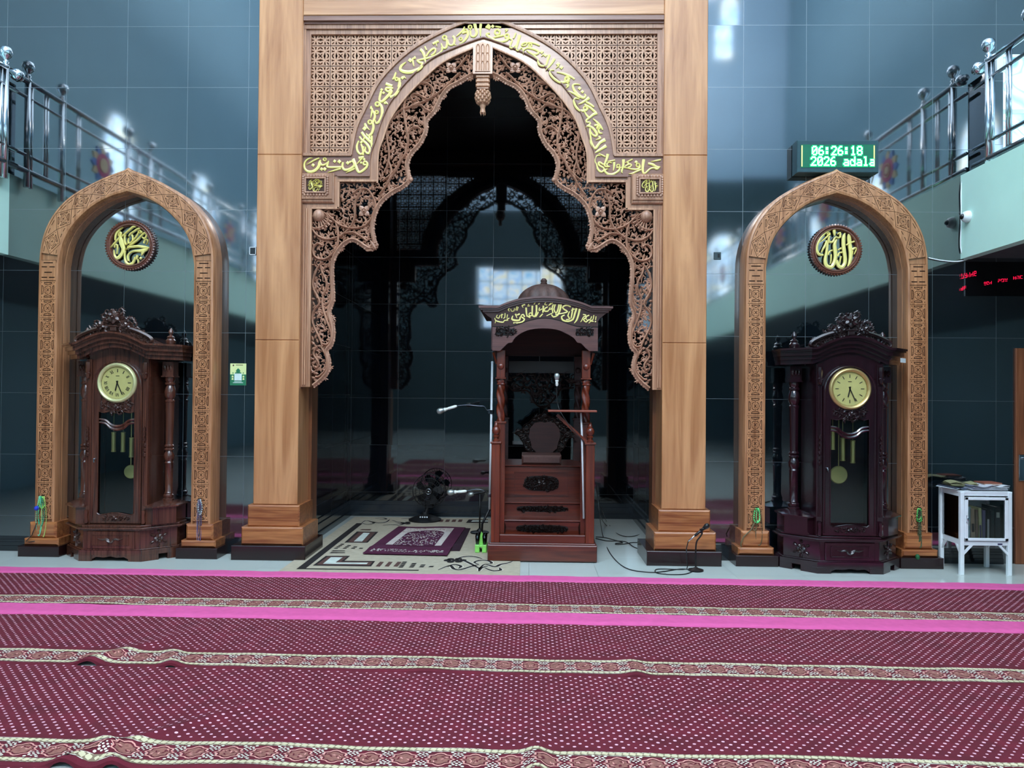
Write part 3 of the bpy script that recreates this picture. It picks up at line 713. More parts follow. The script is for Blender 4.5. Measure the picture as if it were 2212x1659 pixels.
T_D = [  # crown, left: zoom (850,40) x11.06
 (2090,100,70,2075,250,58,2078,430,24),(1940,110,88,1960,220,74,1990,340,66,1930,430,54,1850,410,44,1840,300,50),('o',1830,205,42,40),(1840,290,60,1820,280,44),
 (1700,200,30,1650,290,40,1560,380,34,1500,435,12),('o',1720,300,40,38),(1770,300,60,1775,400,60,1720,500,56,1640,580,40,1560,620,20),(1640,350,50,1740,320,50),
 ('o',1605,492,34,36),(1420,420,60,1460,480,54,1440,600,50,1380,640,44,1320,610,50,1290,510,40),(1440,600,30,1480,640,26,1520,640,8),
 ('o',1220,460,48,44),(1260,480,44,1280,580,50,1260,690,54,1210,710,50,1170,680,40,1140,600,34),(1150,680,40,1160,760,40,1080,840,40,960,900,44,800,950,46,640,985,40,560,1005,36),
 (940,610,60,1000,570,56,1080,540,64),(1010,570,40,1040,675,12),(640,740,70,700,790,74,740,900,60,755,1000,44,775,1070,20),(750,670,40,790,760,36),
 (780,910,36,850,800,44,950,720,50,1005,740,44,980,820,40,900,880,36),(500,910,40,520,950,40,460,960,40,470,1060,44,490,1150,14),('d',400,1000,98),
 (560,1000,44,620,1050,56,690,1070,62,660,1160,72,560,1230,84,400,1280,90,250,1270,86,165,1220,70,190,1130,58,300,1045,24),(60,1290,40,20,1400,50,-20,1460,40),('d',215,1420,80),(240,1380,40,300,1440,20),
 ('o',75,1450,36,40),(140,1420,44,145,1520,56,120,1640,60)]
T_E = [  # crown, right: zoom (1040,40) x11.06
 ('d',165,170,80),(100,200,50,190,230,50,200,180,44),('d',270,190,80),(180,270,14,200,220,40),(330,190,30,400,200,34,470,215,36),('o',380,330,60,50),(380,250,60,420,300,50),
 (560,270,50,620,270,50,570,330,14),('o',610,420,48,46),(280,460,30,400,430,44,530,400,44),(660,450,54,600,520,60,450,550,60,280,500,62,160,420,60,120,370,50,200,355,24),
 (660,480,34,730,520,40,690,620,56,690,690,54,760,690,44,820,640,34),(820,350,44,790,430,40,760,480,34),(910,400,90,890,500,64,850,640,56,830,720,50,880,760,44,950,700,36,990,740,40,1000,840,18),
 (1070,570,40,980,600,44,970,650,36,1060,640,34,1110,580,36,1250,590,44,1390,650,30),('o',1165,640,36,40),(1010,760,34,1100,700,50,1250,730,56,1360,780,60,1340,840,54,1240,850,46,1140,800,40,1080,770,34),
 (1110,800,34,1250,880,44,1340,970,50,1370,1080,56,1440,1130,50,1540,1110,50,1580,1000,54,1620,870,76),('d',1440,800,90),('d',1530,880,80),(1430,910,14,1500,850,40),
 (1740,960,80,1680,1060,60,1600,1160,48,1540,1230,20),('d',1830,1090,90),('d',1910,1170,90),(1780,1190,14,1850,1130,40),
 (1740,1240,20,1650,1240,44,1640,1320,54,1740,1440,60,1880,1520,64,2020,1510,58,2110,1430,54),('o',2040,1440,46,44),(1800,1285,30,1950,1310,50,2100,1370,54,2200,1430,40),(2020,1600,40,2080,1590,44,2040,1650,14)]
T_F = [  # right flank: zoom (1180,160) x8.967
 (520,80,40,550,100,40),('o',395,115,38,34),(450,130,40,400,170,30,450,185,14),(430,200,38,420,240,36,370,285,12),
 (660,210,14,570,195,34,515,220,42,540,310,50,640,420,54,720,460,50,760,420,40,740,390,26),('d',645,278,66),('d',700,342,62),
 (415,330,30,520,370,40,600,420,42,650,460,34),(830,460,70,760,510,50,680,560,40,620,590,16),(640,490,16,560,470,36,535,530,44,580,640,48,670,710,50,770,700,46,805,660,40),('o',755,665,34,34),
 (740,590,34,850,650,44,950,740,46),(770,540,36,860,590,42,925,640,28),(980,750,70,900,790,50,840,840,44,790,810,40,740,730,24),(840,850,34,790,880,40,770,930,34,850,940,30,830,990,40,760,1030,16),
 (905,870,24,980,930,40,1050,1010,42,1095,1085,22),(780,1010,34,860,1020,44,930,1080,50,980,1160,50,960,1200,44,900,1180,34,860,1120,30),
 (845,1050,34,850,1200,44,870,1330,52,940,1440,54,1000,1380,52,1050,1320,58,1140,1270,74),(930,1000,40,990,990,40,1000,1050,34),('o',1010,1040,30,30),(1010,1080,34,1030,1140,40,1090,1150,16),
 (960,1280,14,1050,1240,36,1010,1215,34),(1160,1390,74,1080,1440,54,1000,1490,44,935,1535,16)]
SY = YS-.03
gb = MB()
for T, z in ((T_A, (650, 330, 13.825)), (T_B, (1275, 330, 13.825)), (T_C, (760, 180, 10.057)), (T_D, (850, 40, 11.06)), (T_E, (1040, 40, 11.06)), (T_F, (1180, 160, 8.967))):
    glyphs(gb, T, tracer(*z, YS-.035), YS/FPX/z[2], SY, .013)
lt_ = sb(gb, 'gold_lettering', 'gold', bdo); lt_['label'] = 'gold painted raised calligraphy'
# --- name roundels: strokes in a unit square, centre (0,0)
T_MU = [(640,290,16,540,360,52,440,470,72,400,590,64,390,700,26),(250,930,30,400,760,62,520,620,58,572,510,62,560,440,54,515,480,44,505,570,36),(1050,270,44,960,270,66,850,360,64,720,470,62,610,580,50),
 (1190,320,52,1120,330,64,980,420,62,880,490,62,820,575,36),('o',1170,425,48,50),(1235,400,50,1230,460,50),(1130,460,54,1080,560,52,980,680,48,900,760,48,830,790,54,810,700,48,830,620,40),(930,520,60,955,620,52,940,720,40),
 (720,520,50,695,620,54,710,740,62,740,835,52,780,780,40),(1270,590,44,1310,645,54,1380,580,62,1395,500,64,1330,460,62,1230,540,62,1100,680,62,960,790,62,780,905,30),
 (1310,790,54,1335,700,52,1420,675,44,1430,740,36,1390,830,12),(580,560,40,580,700,160,630,860,165,665,980,125,625,1100,112,540,1220,122,450,1262,112,385,1180,64,370,1080,40,365,1000,14),
 (380,930,44,400,850,54,460,840,54,472,950,46,455,1130,16),(730,1000,16,820,930,64,950,900,84,1150,885,92,1350,915,105,1525,935,12),
 (1515,938,10,1350,1005,120,1200,1030,112,1000,1040,64,870,1100,64,810,1200,68,830,1350,56),(1340,1000,90,1280,1090,92,1240,1180,26),
 (715,1020,54,705,1150,54,715,1280,64,760,1400,95,860,1460,105,960,1420,95,1010,1320,66,1022,1215,16),(1110,1160,54,1090,1230,84,1070,1310,26),(1135,1290,46,1145,1440,44),('d',1220,1260,100)]
T_AL = [(720,250,20,560,330,72,400,500,94,300,700,104,290,880,104,370,1010,94,490,1020,70),(600,570,62,560,700,82,490,830,64,430,950,26),(380,640,14,500,550,52,620,440,62,690,350,52),('o',660,372,46,46),
 (680,440,54,655,530,62,680,620,84,780,610,74,830,520,62,870,470,62,960,490,62,1010,450,64,1000,330,72,925,380,34),(820,240,104,830,340,92,840,430,38),
 (900,540,50,840,680,112,850,850,124,870,1050,124,830,1250,124,740,1390,134,600,1360,134,550,1200,114,580,1000,94,610,800,84,620,610,74),
 (1150,345,34,1115,470,124,1110,700,124,1130,900,124,1160,1100,124,1150,1280,124,1060,1400,134,950,1340,124,905,1180,80),
 (1260,370,34,1280,480,134,1300,700,134,1330,900,134,1330,1100,124,1290,1280,92,1230,1390,16),(1440,600,64,1350,630,62,1190,712,60),
 (640,1020,50,680,920,64,765,875,60),(730,1000,52,732,1150,46,715,1290,24),(930,870,36,1040,810,72),(940,1060,50,980,960,62,1070,940,60),(1035,1060,52,1010,1180,46,995,1290,24),
 (1370,860,84,1440,810,84,1505,815,40,1480,900,40,1435,1000,16),(1390,900,62,1378,1010,26)]
def word(b, T, c, cx, cz, half, yb, h, sx=1, sz=1):
    k = half/640
    b0 = MB(); glyphs(b0, T, lambda x, y: ((cx+(x-c[0])*k*sx), cz-(y-c[1])*k*sz), k*min(sx, sz)*.86, yb, h); b.add(b0.v, b0.f)
# plaques at the ends of the band
for nm, T, c, lab, side in (('plaque_left', T_MU, (890, 850), 'x', 0), ('plaque_right', T_AL, (885, 850), 'x', 1)):
    xa, za = P2(656, 378, YS); xb, zb_ = P2(721, 434, YS)
    ga = (P2(664.5, 389, YS), P2(707, 420, YS))
    if side: xa, xb = 2*CX-xb, 2*CX-xa; ga = ((2*CX-ga[1][0], ga[0][1]), (2*CX-ga[0][0], ga[1][1]))
    b = MB()
    b.bbox(xa-.008, xb+.012, YS-.05, YS+.02, zb_-.03, za+.005, .012); b.bbox(xa, xb, YS-.065, YS-.05, zb_, za, .008)
    root = sb(b, 'corner_plaque', 'mould')
    root['label'] = 'square plaque with gold lettering at the %s end of the band' % ('right' if side else 'left')
    (gx_, gz_), (hx_, hz_) = ga
    f = MB(); f.box(gx_+.01, hx_-.01, YS-.068, YS-.064, hz_+.01, gz_-.01)
    sb(f, 'plaque_field', 'groove', scr)
    f = MB()
    for a, c_, d, e in ((gx_-.005, hx_+.005, gz_-.008, gz_+.008), (gx_-.005, hx_+.005, hz_-.008, hz_+.008)): f.bbox(a, c_, YS-.085, YS-.064, d, e, .004)
    for a, c_ in ((gx_-.008, gx_+.008), (hx_-.008, hx_+.008)): f.bbox(a, c_, YS-.085, YS-.064, hz_, gz_, .004)
    for k in range(8):
        t = (k+.5)/8; x = gx_-.02+(hx_-gx_+.04)*t; z = hz_-.02+(gz_-hz_+.04)*t
        for px, pz in ((x, hz_-.022), (x, gz_+.02), (gx_-.02, z), (hx_+.02, z)): f.ball((px, YS-.068, pz), .014, 6, 4)
    sb(f, 'plaque_frame', 'carve', scr)
    g = MB(); word(g, T, c, (gx_+hx_)/2, (gz_+hz_)/2, (gz_-hz_)*.46, YS-.068, .012, 1.22, 1)
    sb(g, 'gold_lettering', 'gold', scr)
# big round medallions on the wall inside the side arches
def medallion(label, cx, cz, T, c, mark):
    root = thing('round_medallion', label, 'wall medallion', (cx, YW, cz))
    R = .238; b = MB()
    prof = [(R*.8, 0), (R*.8, -.035), (R*.83, -.045), (R*.87, -.045), (R*.885, -.035), (R*.93, -.05), (R*.97, -.045), (R, -.03), (R, 0)]
    n = 64; vs = []; fs = []
    for r, y in prof:
        for i in range(n): a = 2*PI*i/n; vs.append((r*cos(a), y, r*sin(a)))
    for k in range(len(prof)-1):
        for i in range(n): j = (i+1) % n; fs.append((k*n+i, k*n+j, (k+1)*n+j, (k+1)*n+i))
    b.add(vs, fs)
    for i in range(56):
        a = 2*PI*i/56; b.tube([(R*.97*cos(a), -.006, R*.97*sin(a)), (R*1.0*cos(a+.05), -.042, R*1.0*sin(a+.05))], .010, 5)
    b.build('carved_ring', M['ringwood'], root, 'auto')
    g = MB(); word(g, T, c, 0, 0, R*.83, -.02, .022); g.build('gold_lettering', 'gold', root, 'auto')
    return root
M['ringwood'] = wood('ringwood', (84, 46, 36), (128, 80, 64), .35, 'X', 1.5, .5, .4)
medallion('round carved medallion with gold calligraphy above the left grandfather clock', P2(285, 531, YW)[0], P2(285, 531, YW)[1], T_MU, (880, 850), 0)
medallion('round carved medallion with gold calligraphy above the right grandfather clock', P2(1803, 541, YW)[0], P2(1803, 541, YW)[1], T_AL, (880, 860), 1)
# ================================================================ SIDE ARCHES
def sidearch(label, cx, dark=False):
    root = thing('side_arch', label, 'wooden arch', (cx, YW, 0))
    Z = lambda pts: [(P2(x, y, 6.95)[0]+3.838, P2(x, y, 6.95)[1]) for x, y in pts]
    o = Z([(82,570),(84,540),(93,501),(112,463),(143,428),(185,401),(228,380),(270,364)]); o.append((0, 3.70))
    i_ = Z([(127,570),(137,524),(158,486),(193,451),(231,428)]); i_ = [(x, z) for x, z in i_]+[(0, 3.462)]
    o = resample(spline(o, 6), 41); i_ = resample(spline(i_, 6), 41)
    zs = o[0][1]; zi = i_[0][1]
    i_ = [(x, z) for x, z in i_]
    oL, iL = o, i_
    oF = oL+[(-x, z) for x, z in oL[:-1][::-1]]; iF = iL+[(-x, z) for x, z in iL[:-1][::-1]]
    oF = [(-.85, .30)]+[(-.85, .30+(zs-.32)*k/6) for k in range(1, 6)]+oF+[(.85, .30+(zs-.32)*k/6) for k in range(5, 0, -1)]+[(.85, .30)]
    iF = [(-.648, .30)]+[(-.648, .30+(zs-.32)*k/6) for k in range(1, 6)]+iF+[(.648, .30+(zs-.32)*k/6) for k in range(5, 0, -1)]+[(.648, .30)]
    prof = [(1.0, 0), (1.0, -.165), (.955, -.185), (.875, -.19), (.865, -.17), (.135, -.17), (.125, -.19), (.045, -.185), (0, -.16), (0, -.11), (.02, -.105), (.02, -.095), (0, -.09), (0, 0)]
    vs = []; fs = []; k = len(prof)
    for (a, b_), (c, d) in zip(oF, iF):
        for t, y in prof: vs.append((c+(a-c)*t, y, d+(b_-d)*t))
    for n in range(len(oF)-1):
        for j in range(k-1):
            fs.append((n*k+j, (n+1)*k+j, (n+1)*k+j+1, n*k+j+1))
    b = MB().add(vs, fs)
    b.build('arch_frame', 'arch', root, 'auto')
    # carved face: relief cells wrapped on the band
    def element(a, s):
        r = []
        for q in range(4):
            for l in ((-.27,.42,.27,.42,.045), (-.27,.42,-.19,.32,.035), (.27,.42,.19,.32,.035), (-.2,.325,-.09,.325,.035), (.2,.325,.09,.325,.035), (-.1,.33,0,.27,.035), (.1,.33,0,.27,.035), (-.17,.17,-.12,.23,.03), (.17,.17,.12,.23,.03), (-.14,.19,.14,.19,.02)):
                p_ = qline(*l); r.append(rotp(rotp(p_, q*PI/2), a, s))
            r.append(rotp(rotp([(.40,.40),(.45,.40),(.45,.45),(.40,.45)], q*PI/2), a, s))
        r.append(rotp(qline(-.09,-.09,.09,.09,.035), a, s)); r.append(rotp(qline(-.09,.09,.09,-.09,.035), a, s))
        return r
    sq = [(-.5,-.5),(.5,-.5),(.5,.5),(-.5,.5)]
    legc = relief_cells(sq, element(0, .94)+[qline(-.5,.485,.5,.485,.02)])
    arcp = element(PI/4, .62)+[qline(-.5,0,0,.5,.02), qline(0,.5,.5,0,.02), qline(.5,0,0,-.5,.02), qline(0,-.5,-.5,0,.02), qline(-.44,.38,-.24,.38,.03), qline(.44,.38,.24,.38,.03), qline(-.44,-.38,-.28,-.38,.03), qline(.44,-.38,.28,-.38,.03)]
    arcc = relief_cells(sq, arcp)
    brick = relief_cells(sq, [qline(-.3,.36,.3,.36,.05), qline(-.42,.16,-.08,.16,.05), qline(.08,.16,.42,.16,.05), qline(-.25,-.1,.25,-.1,.05), qline(-.42,-.34,-.06,-.34,.05), qline(.06,-.34,.42,-.34,.05), qline(-.5,.48,.5,.48,.02), qline(-.5,-.48,.5,-.48,.02)])
    m = MB()
    def put(cell, mp, n=1):
        v2, tr_ = cell; n0 = len(v2)
        vs = []
        for (x, y) in v2: X, Zz = mp(x, y); vs.append((X, -.1875, Zz))
        for (x, y) in v2: X, Zz = mp(x, y); vs.append((X, -.1795, Zz))
        fs = []; ms = []; ed = {}
        for t, g in tr_:
            if g: fs.append(tuple(q+n0 for q in t)); ms.append(1)
            else:
                fs.append(t); ms.append(0)
                for a, c in ((t[0], t[1]), (t[1], t[2]), (t[2], t[0])): ed[(a, c)] = 1
        for (a, c) in ed:
            if (c, a) not in ed: fs.append((c, a, a+n0, c+n0)); ms.append(1)
        o_ = len(m.v); m.v += vs; m.f += [tuple(i+o_ for i in f) for f in fs]; m.m += ms
    wv = .202*.74
    ncell = 13; z0 = .34; z1c = zs-.16; hc = (z1c-z0)/ncell
    for s in (-1, 1):
        for j in range(ncell):
            put(legc, lambda x, y, j=j, s=s: (s*.749+x*wv, z0+(j+.5+y)*hc))
        put(brick, lambda x, y, s=s: (s*.749+x*wv, zs-.06+y*.2))
    # arc cells: parametrise centre line from spring to apex
    n = 9; q0 = .06
    of, if_ = oF[6:-6], iF[6:-6]
    ofr = of; ifr = if_; L = len(ofr)-1
    def at(u, v):
        f = max(0, min(1, u))*L; k0 = min(int(f), L-1); t = f-k0
        a = (ofr[k0][0]+(ofr[k0+1][0]-ofr[k0][0])*t, ofr[k0][1]+(ofr[k0+1][1]-ofr[k0][1])*t)
        c = (ifr[k0][0]+(ifr[k0+1][0]-ifr[k0][0])*t, ifr[k0][1]+(ifr[k0+1][1]-ifr[k0][1])*t)
        w_ = .5+v*.74
        return (c[0]+(a[0]-c[0])*w_, c[1]+(a[1]-c[1])*w_)
    for j in range(n):
        u0 = q0-.02+(1-2*q0+.04)*j/n; du = (1-2*q0+.04)/n
        put(arcc, lambda x, y, u0=u0, du=du: at(u0+(x+.5)*du, y))
    m.f = [f for f in m.f]
    m.build('carved_face', ['arch', 'groove'], root)
    for s in (-1, 1):
        x = s*.749; d = .03
        MB().bbox(x-.13, x+.13, -.215, 0, .165, .315, .02).build('base_block', 'base_wood', root)
        MB().bbox(x-.165, x+.165, -.235, 0, .10, .165, .015).build('base_step', 'base_wood', root)
        MB().bbox(x-.195, x+.195, -.27, 0, 0, .10, .004).build('plinth', 'plinth', root)
    return root
sidearch('carved pointed wooden arch framing the left grandfather clock', -3.838)
sidearch('carved pointed wooden arch under the green digital clock sign', 2.866)
# ================================================================ LONG-CASE CLOCKS
def clearglass(name, tint=(250, 252, 252), fac=.08):
    m = bpy.data.materials.new(name); m.use_nodes = True; nt = m.node_tree; nt.nodes.clear(); nn = nt.nodes.new; L = nt.links.new
    o = nn('ShaderNodeOutputMaterial'); t = nn('ShaderNodeBsdfTransparent'); g = nn('ShaderNodeBsdfGlossy'); g.inputs['Roughness'].default_value = .02
    f = nn('ShaderNodeFresnel'); f.inputs[0].default_value = 1.5; mx = nn('ShaderNodeMixShader')
    t.inputs[0].default_value = lin(tint); L(f.outputs[0], mx.inputs[0]); L(t.outputs[0], mx.inputs[1]); L(g.outputs[0], mx.inputs[2]); L(mx.outputs[0], o.inputs[0]); return m
M['glass'] = clearglass('glass')
M['brass'] = mat('brass', (226, 212, 132), .25, metal=.45, noise_amt=.05)
M['bezel_l'] = mat('bezel_l', (206, 204, 150), .35, metal=.3); M['bezel_r'] = mat('bezel_r', (196, 170, 112), .3, metal=.6)
M['dial'] = mat('dial', (214, 206, 132), .35, metal=.35, noise_amt=.06)
M['ink'] = mat('ink', (20, 18, 16), .5)
M['inside'] = mat('inside', (44, 22, 22), .6)
def hexa(b, hf, hc, y0, yc, yb, z0, z1, mi=0):
    b.hprism([(-hf, y0), (hf, y0), (hc, yc), (hc, yb), (-hc, yb), (-hc, yc)], z0, z1, mi)
def onplane(fn, p0, ang):
    """build in XZ facing -Y, then turn by ang about Z and move to p0"""
    b = MB(); fn(b); c, s = cos(ang), sin(ang)
    return b.xf(lambda x, y, z: (x*c-y*s+p0[0], x*s+y*c+p0[1], z+p0[2]))
def rom(b, n, cx, cz, a, h, y):
    """roman numeral strokes, upright axis along radius angle a"""
    T = {1: 'I', 2: 'II', 3: 'III', 4: 'IIII', 5: 'V', 6: 'VI', 7: 'VII', 8: 'VIII', 9: 'IX', 10: 'X', 11: 'XI', 12: 'XII'}[n]
    wd_ = {'I': .3, 'V': .7, 'X': .7}; tot = sum(wd_[c] for c in T); x = -tot/2; c_, s_ = cos(a), sin(a)
    def ln(x0, z0, x1, z1, w):
        p = qline(x0*h, z0*h, x1*h, z1*h, w*h)
        q = [(cx+u*-s_*-1+v*c_, cz+u*-c_+v*s_) for u, v in p]
        b.prism(q, y-.0015, y)
    for ch in T:
        w = wd_[ch]; m = x+w/2
        if ch == 'I': ln(m, -.5, m, .5, .16)
        elif ch == 'V': ln(m-.25, .5, m, -.5, .16); ln(m+.25, .5, m, -.5, .08)
        else: ln(m-.25, .5, m+.25, -.5, .16); ln(m+.25, .5, m-.25, -.5, .08)
        x += w
def clock(label, cx, y0, wm, wm2, bezel, weights, pend, numerals, hands, rec=0):
    root = thing('grandfather_clock', label, 'clock', (cx, y0, 0))
    RS = ('pilaster', 'case', 'head_panel', 'door', 'door_moulding', 'garland', 'apron_carving', 'door_glass', 'door_key', 'dial_bezel', 'dial', 'numerals', 'hour_hand', 'minute_hand', 'weight', 'pendulum')
    def B(b, n, m=wm, sm='auto', bev=0, par=root):
        if rec and n in RS: b.v = [(x, min(y+rec, .40) if y > .3 else y+rec, z) for x, y, z in b.v]
        return b.build(n, m, par, sm, bev)
    b = MB(); hexa(b, .29, .545, 0, .23, .395, .055, .10)
    for s in (-1, 1):
        for q in ([(.29, 0), (.17, 0), (.17, .06), (.33, .06)], [(.29, 0), (.40, .105), (.35, .13), (.27, .06)], [(.545, .23), (.46, .155), (.42, .2), (.5, .3)], [(.545, .23), (.545, .395), (.46, .395), (.46, .23)]):
            qq = [(x*s, y) for x, y in q]; b.hprism(qq if s > 0 else qq[::-1], 0, .055)
    b.prism([(-.17, .056), (-.17, .02), (-.13, .04), (-.06, .035), (0, .045), (.06, .035), (.13, .04), (.17, .02), (.17, .056)], .004, .02)
    B(b, 'bracket_feet', bev=.004)
    b = MB(); hexa(b, .262, .512, .02, .235, .395, .10, .29); hexa(b, .275, .525, .01, .23, .395, .10, .112); B(b, 'base_cabinet', bev=.003)
    b = MB(); hexa(b, .285, .54, 0, .225, .395, .283, .296); hexa(b, .30, .56, -.014, .22, .395, .296, .31); hexa(b, .275, .53, .01, .23, .395, .31, .328); B(b, 'base_ledge', bev=.003)
    dr = B(MB().bbox(-.218, .218, .006, .03, .112, .275, .006), 'drawer')
    b = MB()
    for z0, z1, x0, x1 in ((.145, .152, -.17, .17), (.238, .245, -.17, .17), (.145, .245, -.17, -.163), (.145, .245, .163, .17)): b.bbox(x0, x1, -.001, .008, z0, z1, .002)
    B(b, 'drawer_moulding', par=dr)
    b = MB()
    for s in (-1, 1):
        b.stroke([(s*.01, .19, .02), (s*.04, .205, .02), (s*.08, .2, .014), (s*.115, .208, .004)], .006, .012); b.stroke([(0, .176, .02), (s*.02, .185, .022), (s*.03, .2, .016)], .004, .018)
    B(b, 'drawer_pull', wm2, par=dr)
    ang = math.atan2(.215, .25)
    for s in (-1, 1):
        b = onplane(lambda b: (flower(b, 0, 0, .042, 0, 6, 0, .02), [leaf(b, .06*cos(k*PI/3+.5), .06*sin(k*PI/3+.5), k*PI/3+.5, .045, 0) for k in range(6)]), (s*.387, .127, .195), s*ang)
        B(b, 'rosette', wm2)
        b = MB()
        poly = [(.285, .08), (.36, .06), (.515, .2), (.515, .395), (.285, .395)]
        out = [(.28, .05), (.37, .03), (.54, .19), (.54, .395), (.28, .395)]
        mk = lambda q: [(x*s, y) for x, y in (q if s > 0 else q[::-1])]
        b.hprism(mk(poly), .328, .485); b.hprism(mk(out), .485, .497)
        n = 5; v0 = [(x, y, .497) for x, y in mk(out)]; v1 = [(s*.41+(x-s*.41)*.45, .27+(y-.27)*.45, .53) for x, y in mk(out)]
        b.add(v0+v1, [tuple(range(5, 10))]+[(i, (i+1) % 5, 5+(i+1) % 5, 5+i) for i in range(5)])
        B(b, 'pedestal')
        x, y = s*.405, .275
        prof = [(.055, .53), (.055, .545), (.045, .55), (.05, .565), (.05, .58), (.04, .59), (.043, .6), (.036, .61), (.04, .88), (.044, .885), (.036, .9), (.048, .925), (.05, .955), (.04, .985), (.034, 1.0), (.046, 1.005), (.046, 1.02), (.036, 1.03), (.046, 1.04), (.046, 1.05), (.037, 1.06),
                (.041, 1.46), (.046, 1.465), (.046, 1.48), (.034, 1.49), (.05, 1.52), (.053, 1.56), (.044, 1.60), (.036, 1.62), (.048, 1.63), (.048, 1.645), (.038, 1.655), (.046, 1.67), (.046, 1.70)]
        co = MB().lathe(prof, (x, y, 0), 18); co = B(co, 'column')
        cb = MB().box(x-.052, x+.052, y-.052, y+.052, 1.71, 1.845).box(x-.06, x+.06, y-.06, y+.06, 1.70, 1.712)
        for k in range(3):
            leaf(cb, x+(k-1)*.028, 1.78, PI/2, .055, y-.052)
        cc = onplane(lambda q: [leaf(q, (k-1)*.028, 0, PI/2, .055, 0) for k in range(3)], (x-s*.052, y, 1.78), -s*PI/2 if True else 0)
        cb.add(cc.v, cc.f); B(cb, 'capital', par=co)
        fn = MB().lathe([(.04, 1.985), (.042, 2.0), (.035, 2.01), (.046, 2.03), (.046, 2.05), (.03, 2.07), (.038, 2.08), (.03, 2.088), (.014, 2.1), (.016, 2.112), (.024, 2.122), (.022, 2.14), (.008, 2.162), (.002, 2.17)], (x, y, 0), 16)
        B(fn, 'finial')
        # fluted pilaster
        b = MB(); x = s*.268
        b.bbox(x-.026, x+.026, .022, .05, .33, 1.86, .003)
        for k in (-1, 0, 1): b.tube([(x+k*.012, .02, .50), (x+k*.012, .02, 1.66)], .005, 6)
        b.stroke([(x, 1.83, .04), (x, 1.79, .045), (x, 1.74, .036), (x, 1.69, .03), (x, 1.675, .01)], .02, .035); b.bbox(x-.024, x+.024, -.008, .02, 1.72, 1.735)
        b.stroke([(x, .46, .03), (x, .44, .04), (x, .40, .03), (x, .35, .045), (x, .335, .03)], .02, .035)
        for k in range(6): leaf(b, x, .98+k*.045, PI/2*(-1 if k < 3 else 1), .05, .018, .016)
        B(b, 'pilaster')
    # carcass: sides, back, head
    b = MB(); b.box(-.295, -.278, .05, .395, .33, 1.86); b.box(.278, .295, .05, .395, .33, 1.86); b.box(-.278, .278, .37, .395, .33, 1.86, 1); b.box(-.278, .278, .05, .395, .33, .36, 1)
    b.box(-.278, -.235, .045, .06, .33, 1.86); b.box(.235, .278, .045, .06, .33, 1.86)
    B(b, 'case', [wm, M['inside']], sm=False)
    def arc(r, z, n=16, x0=0): return [(x0+r*cos(PI*k/n), z+r*sin(PI*k/n)) for k in range(n+1)]
    g = lambda x, w=.32: cos(PI*x/(2*w)) if abs(x) < w else 0
    xs = [-.345+.69*k/40 for k in range(41)]
    b = MB(); b.prism([(-.29, 1.55), (.29, 1.55)]+[(x, 1.86+.11*g(x)) for x in xs[::-1] if abs(x) <= .29], .048, .06, holes=[(arc(.232, 1.62)+[(-.232, 1.56), (.232, 1.56)])[::-1]])
    B(b, 'head_panel', sm=False)
    for k in range(4): pass
    b = MB()
    for (dz0, dz1, y) in ((-.125, -.085, .02), (-.085, -.05, -.005), (-.05, -.015, -.03), (-.015, .0, -.05), (0, .018, -.065)):
        top = [(x, 1.985+dz1+.105*g(x)) for x in xs]; bot = [(x, 1.985+dz0+.105*g(x)) for x in xs]
        b.prism(bot+top[::-1], y, .395 if dz1 > 0 else .12)
        ex = (-y)*.35
        for s in (-1, 1):
            q = [(s*.335, y-.001), (s*(.345+ex), y-.001), (s*(.55+ex), .215+y), (s*(.55+ex), .395), (s*.335, .395)]
            b.hprism(q if s > 0 else q[::-1], 1.985+dz0, 1.985+dz1)
    B(b, 'cornice')
    # crest
    reg = [(x, 2.0+.105*g(x)) for x in xs if abs(x) < .345]+[(.36, 2.0), (.35, 2.05), (.29, 2.10), (.23, 2.13), (.19, 2.16), (.17, 2.21), (.11, 2.235), (.08, 2.295), (0, 2.33), (-.08, 2.295), (-.11, 2.235), (-.17, 2.21), (-.19, 2.16), (-.23, 2.13), (-.29, 2.10), (-.35, 2.05), (-.36, 2.0)]
    b = MB(); small = [(x*.93, 2.0+(z-2.0)*.93) for x, z in reg]
    b.prism(small, .03, .045)
    fill(b, reg, [(0, 2.245, .05)], .026, .046, 11, .03, .001, 9000)
    flower(b, 0, 2.245, .06, .01, 6, PI/2, .03); flower(b, .12, 2.165, .036, .012, 5); flower(b, -.12, 2.165, .036, .012, 5)
    for s in (-1, 1):
        b.stroke([(s*.15, 2.14, .03), (s*.24, 2.11, .034), (s*.33, 2.065, .032), (s*.355, 2.03, .028), (s*.33, 2.01, .02)], .02, .03)
    b.bbox(-.03, .03, -.01, .02, 2.115, 2.155, .006); b.bbox(-.045, .045, -.015, .02, 2.155, 2.167, .004)
    B(b, 'crest_carving', wm2)
    # door with arched head
    zb, zt = .335, 1.62
    outer_ = [(-.236, zb), (.236, zb)]+arc(.236, zt)
    dial_h = [(.15*cos(2*PI*k/32), 1.64+.15*sin(2*PI*k/32)) for k in range(32)]
    gl = [(-.172, .43), (-.15, .412), (-.1, .42), (-.03, .432), (.03, .432), (.1, .42), (.15, .412), (.172, .43), (.172, 1.37), (.12, 1.36), (.06, 1.375), (0, 1.38), (-.06, 1.375), (-.12, 1.36), (-.172, 1.37)]
    door = MB(); door.prism(outer_, .022, .046, holes=[dial_h[::-1], gl[::-1]]); door = B(door, 'door', sm=False)
    b = MB(); q = [(x, z, .012) for x, z in [(-.222, zb+.02)]+arc(.222, zt)[::-1]+[(.222, zb+.02)]]; b.stroke(q, .022, .01, smooth=False)
    q = [(x, z, .008) for x, z in gl+[gl[0]]]; b.stroke(q, .022, .008, smooth=False)
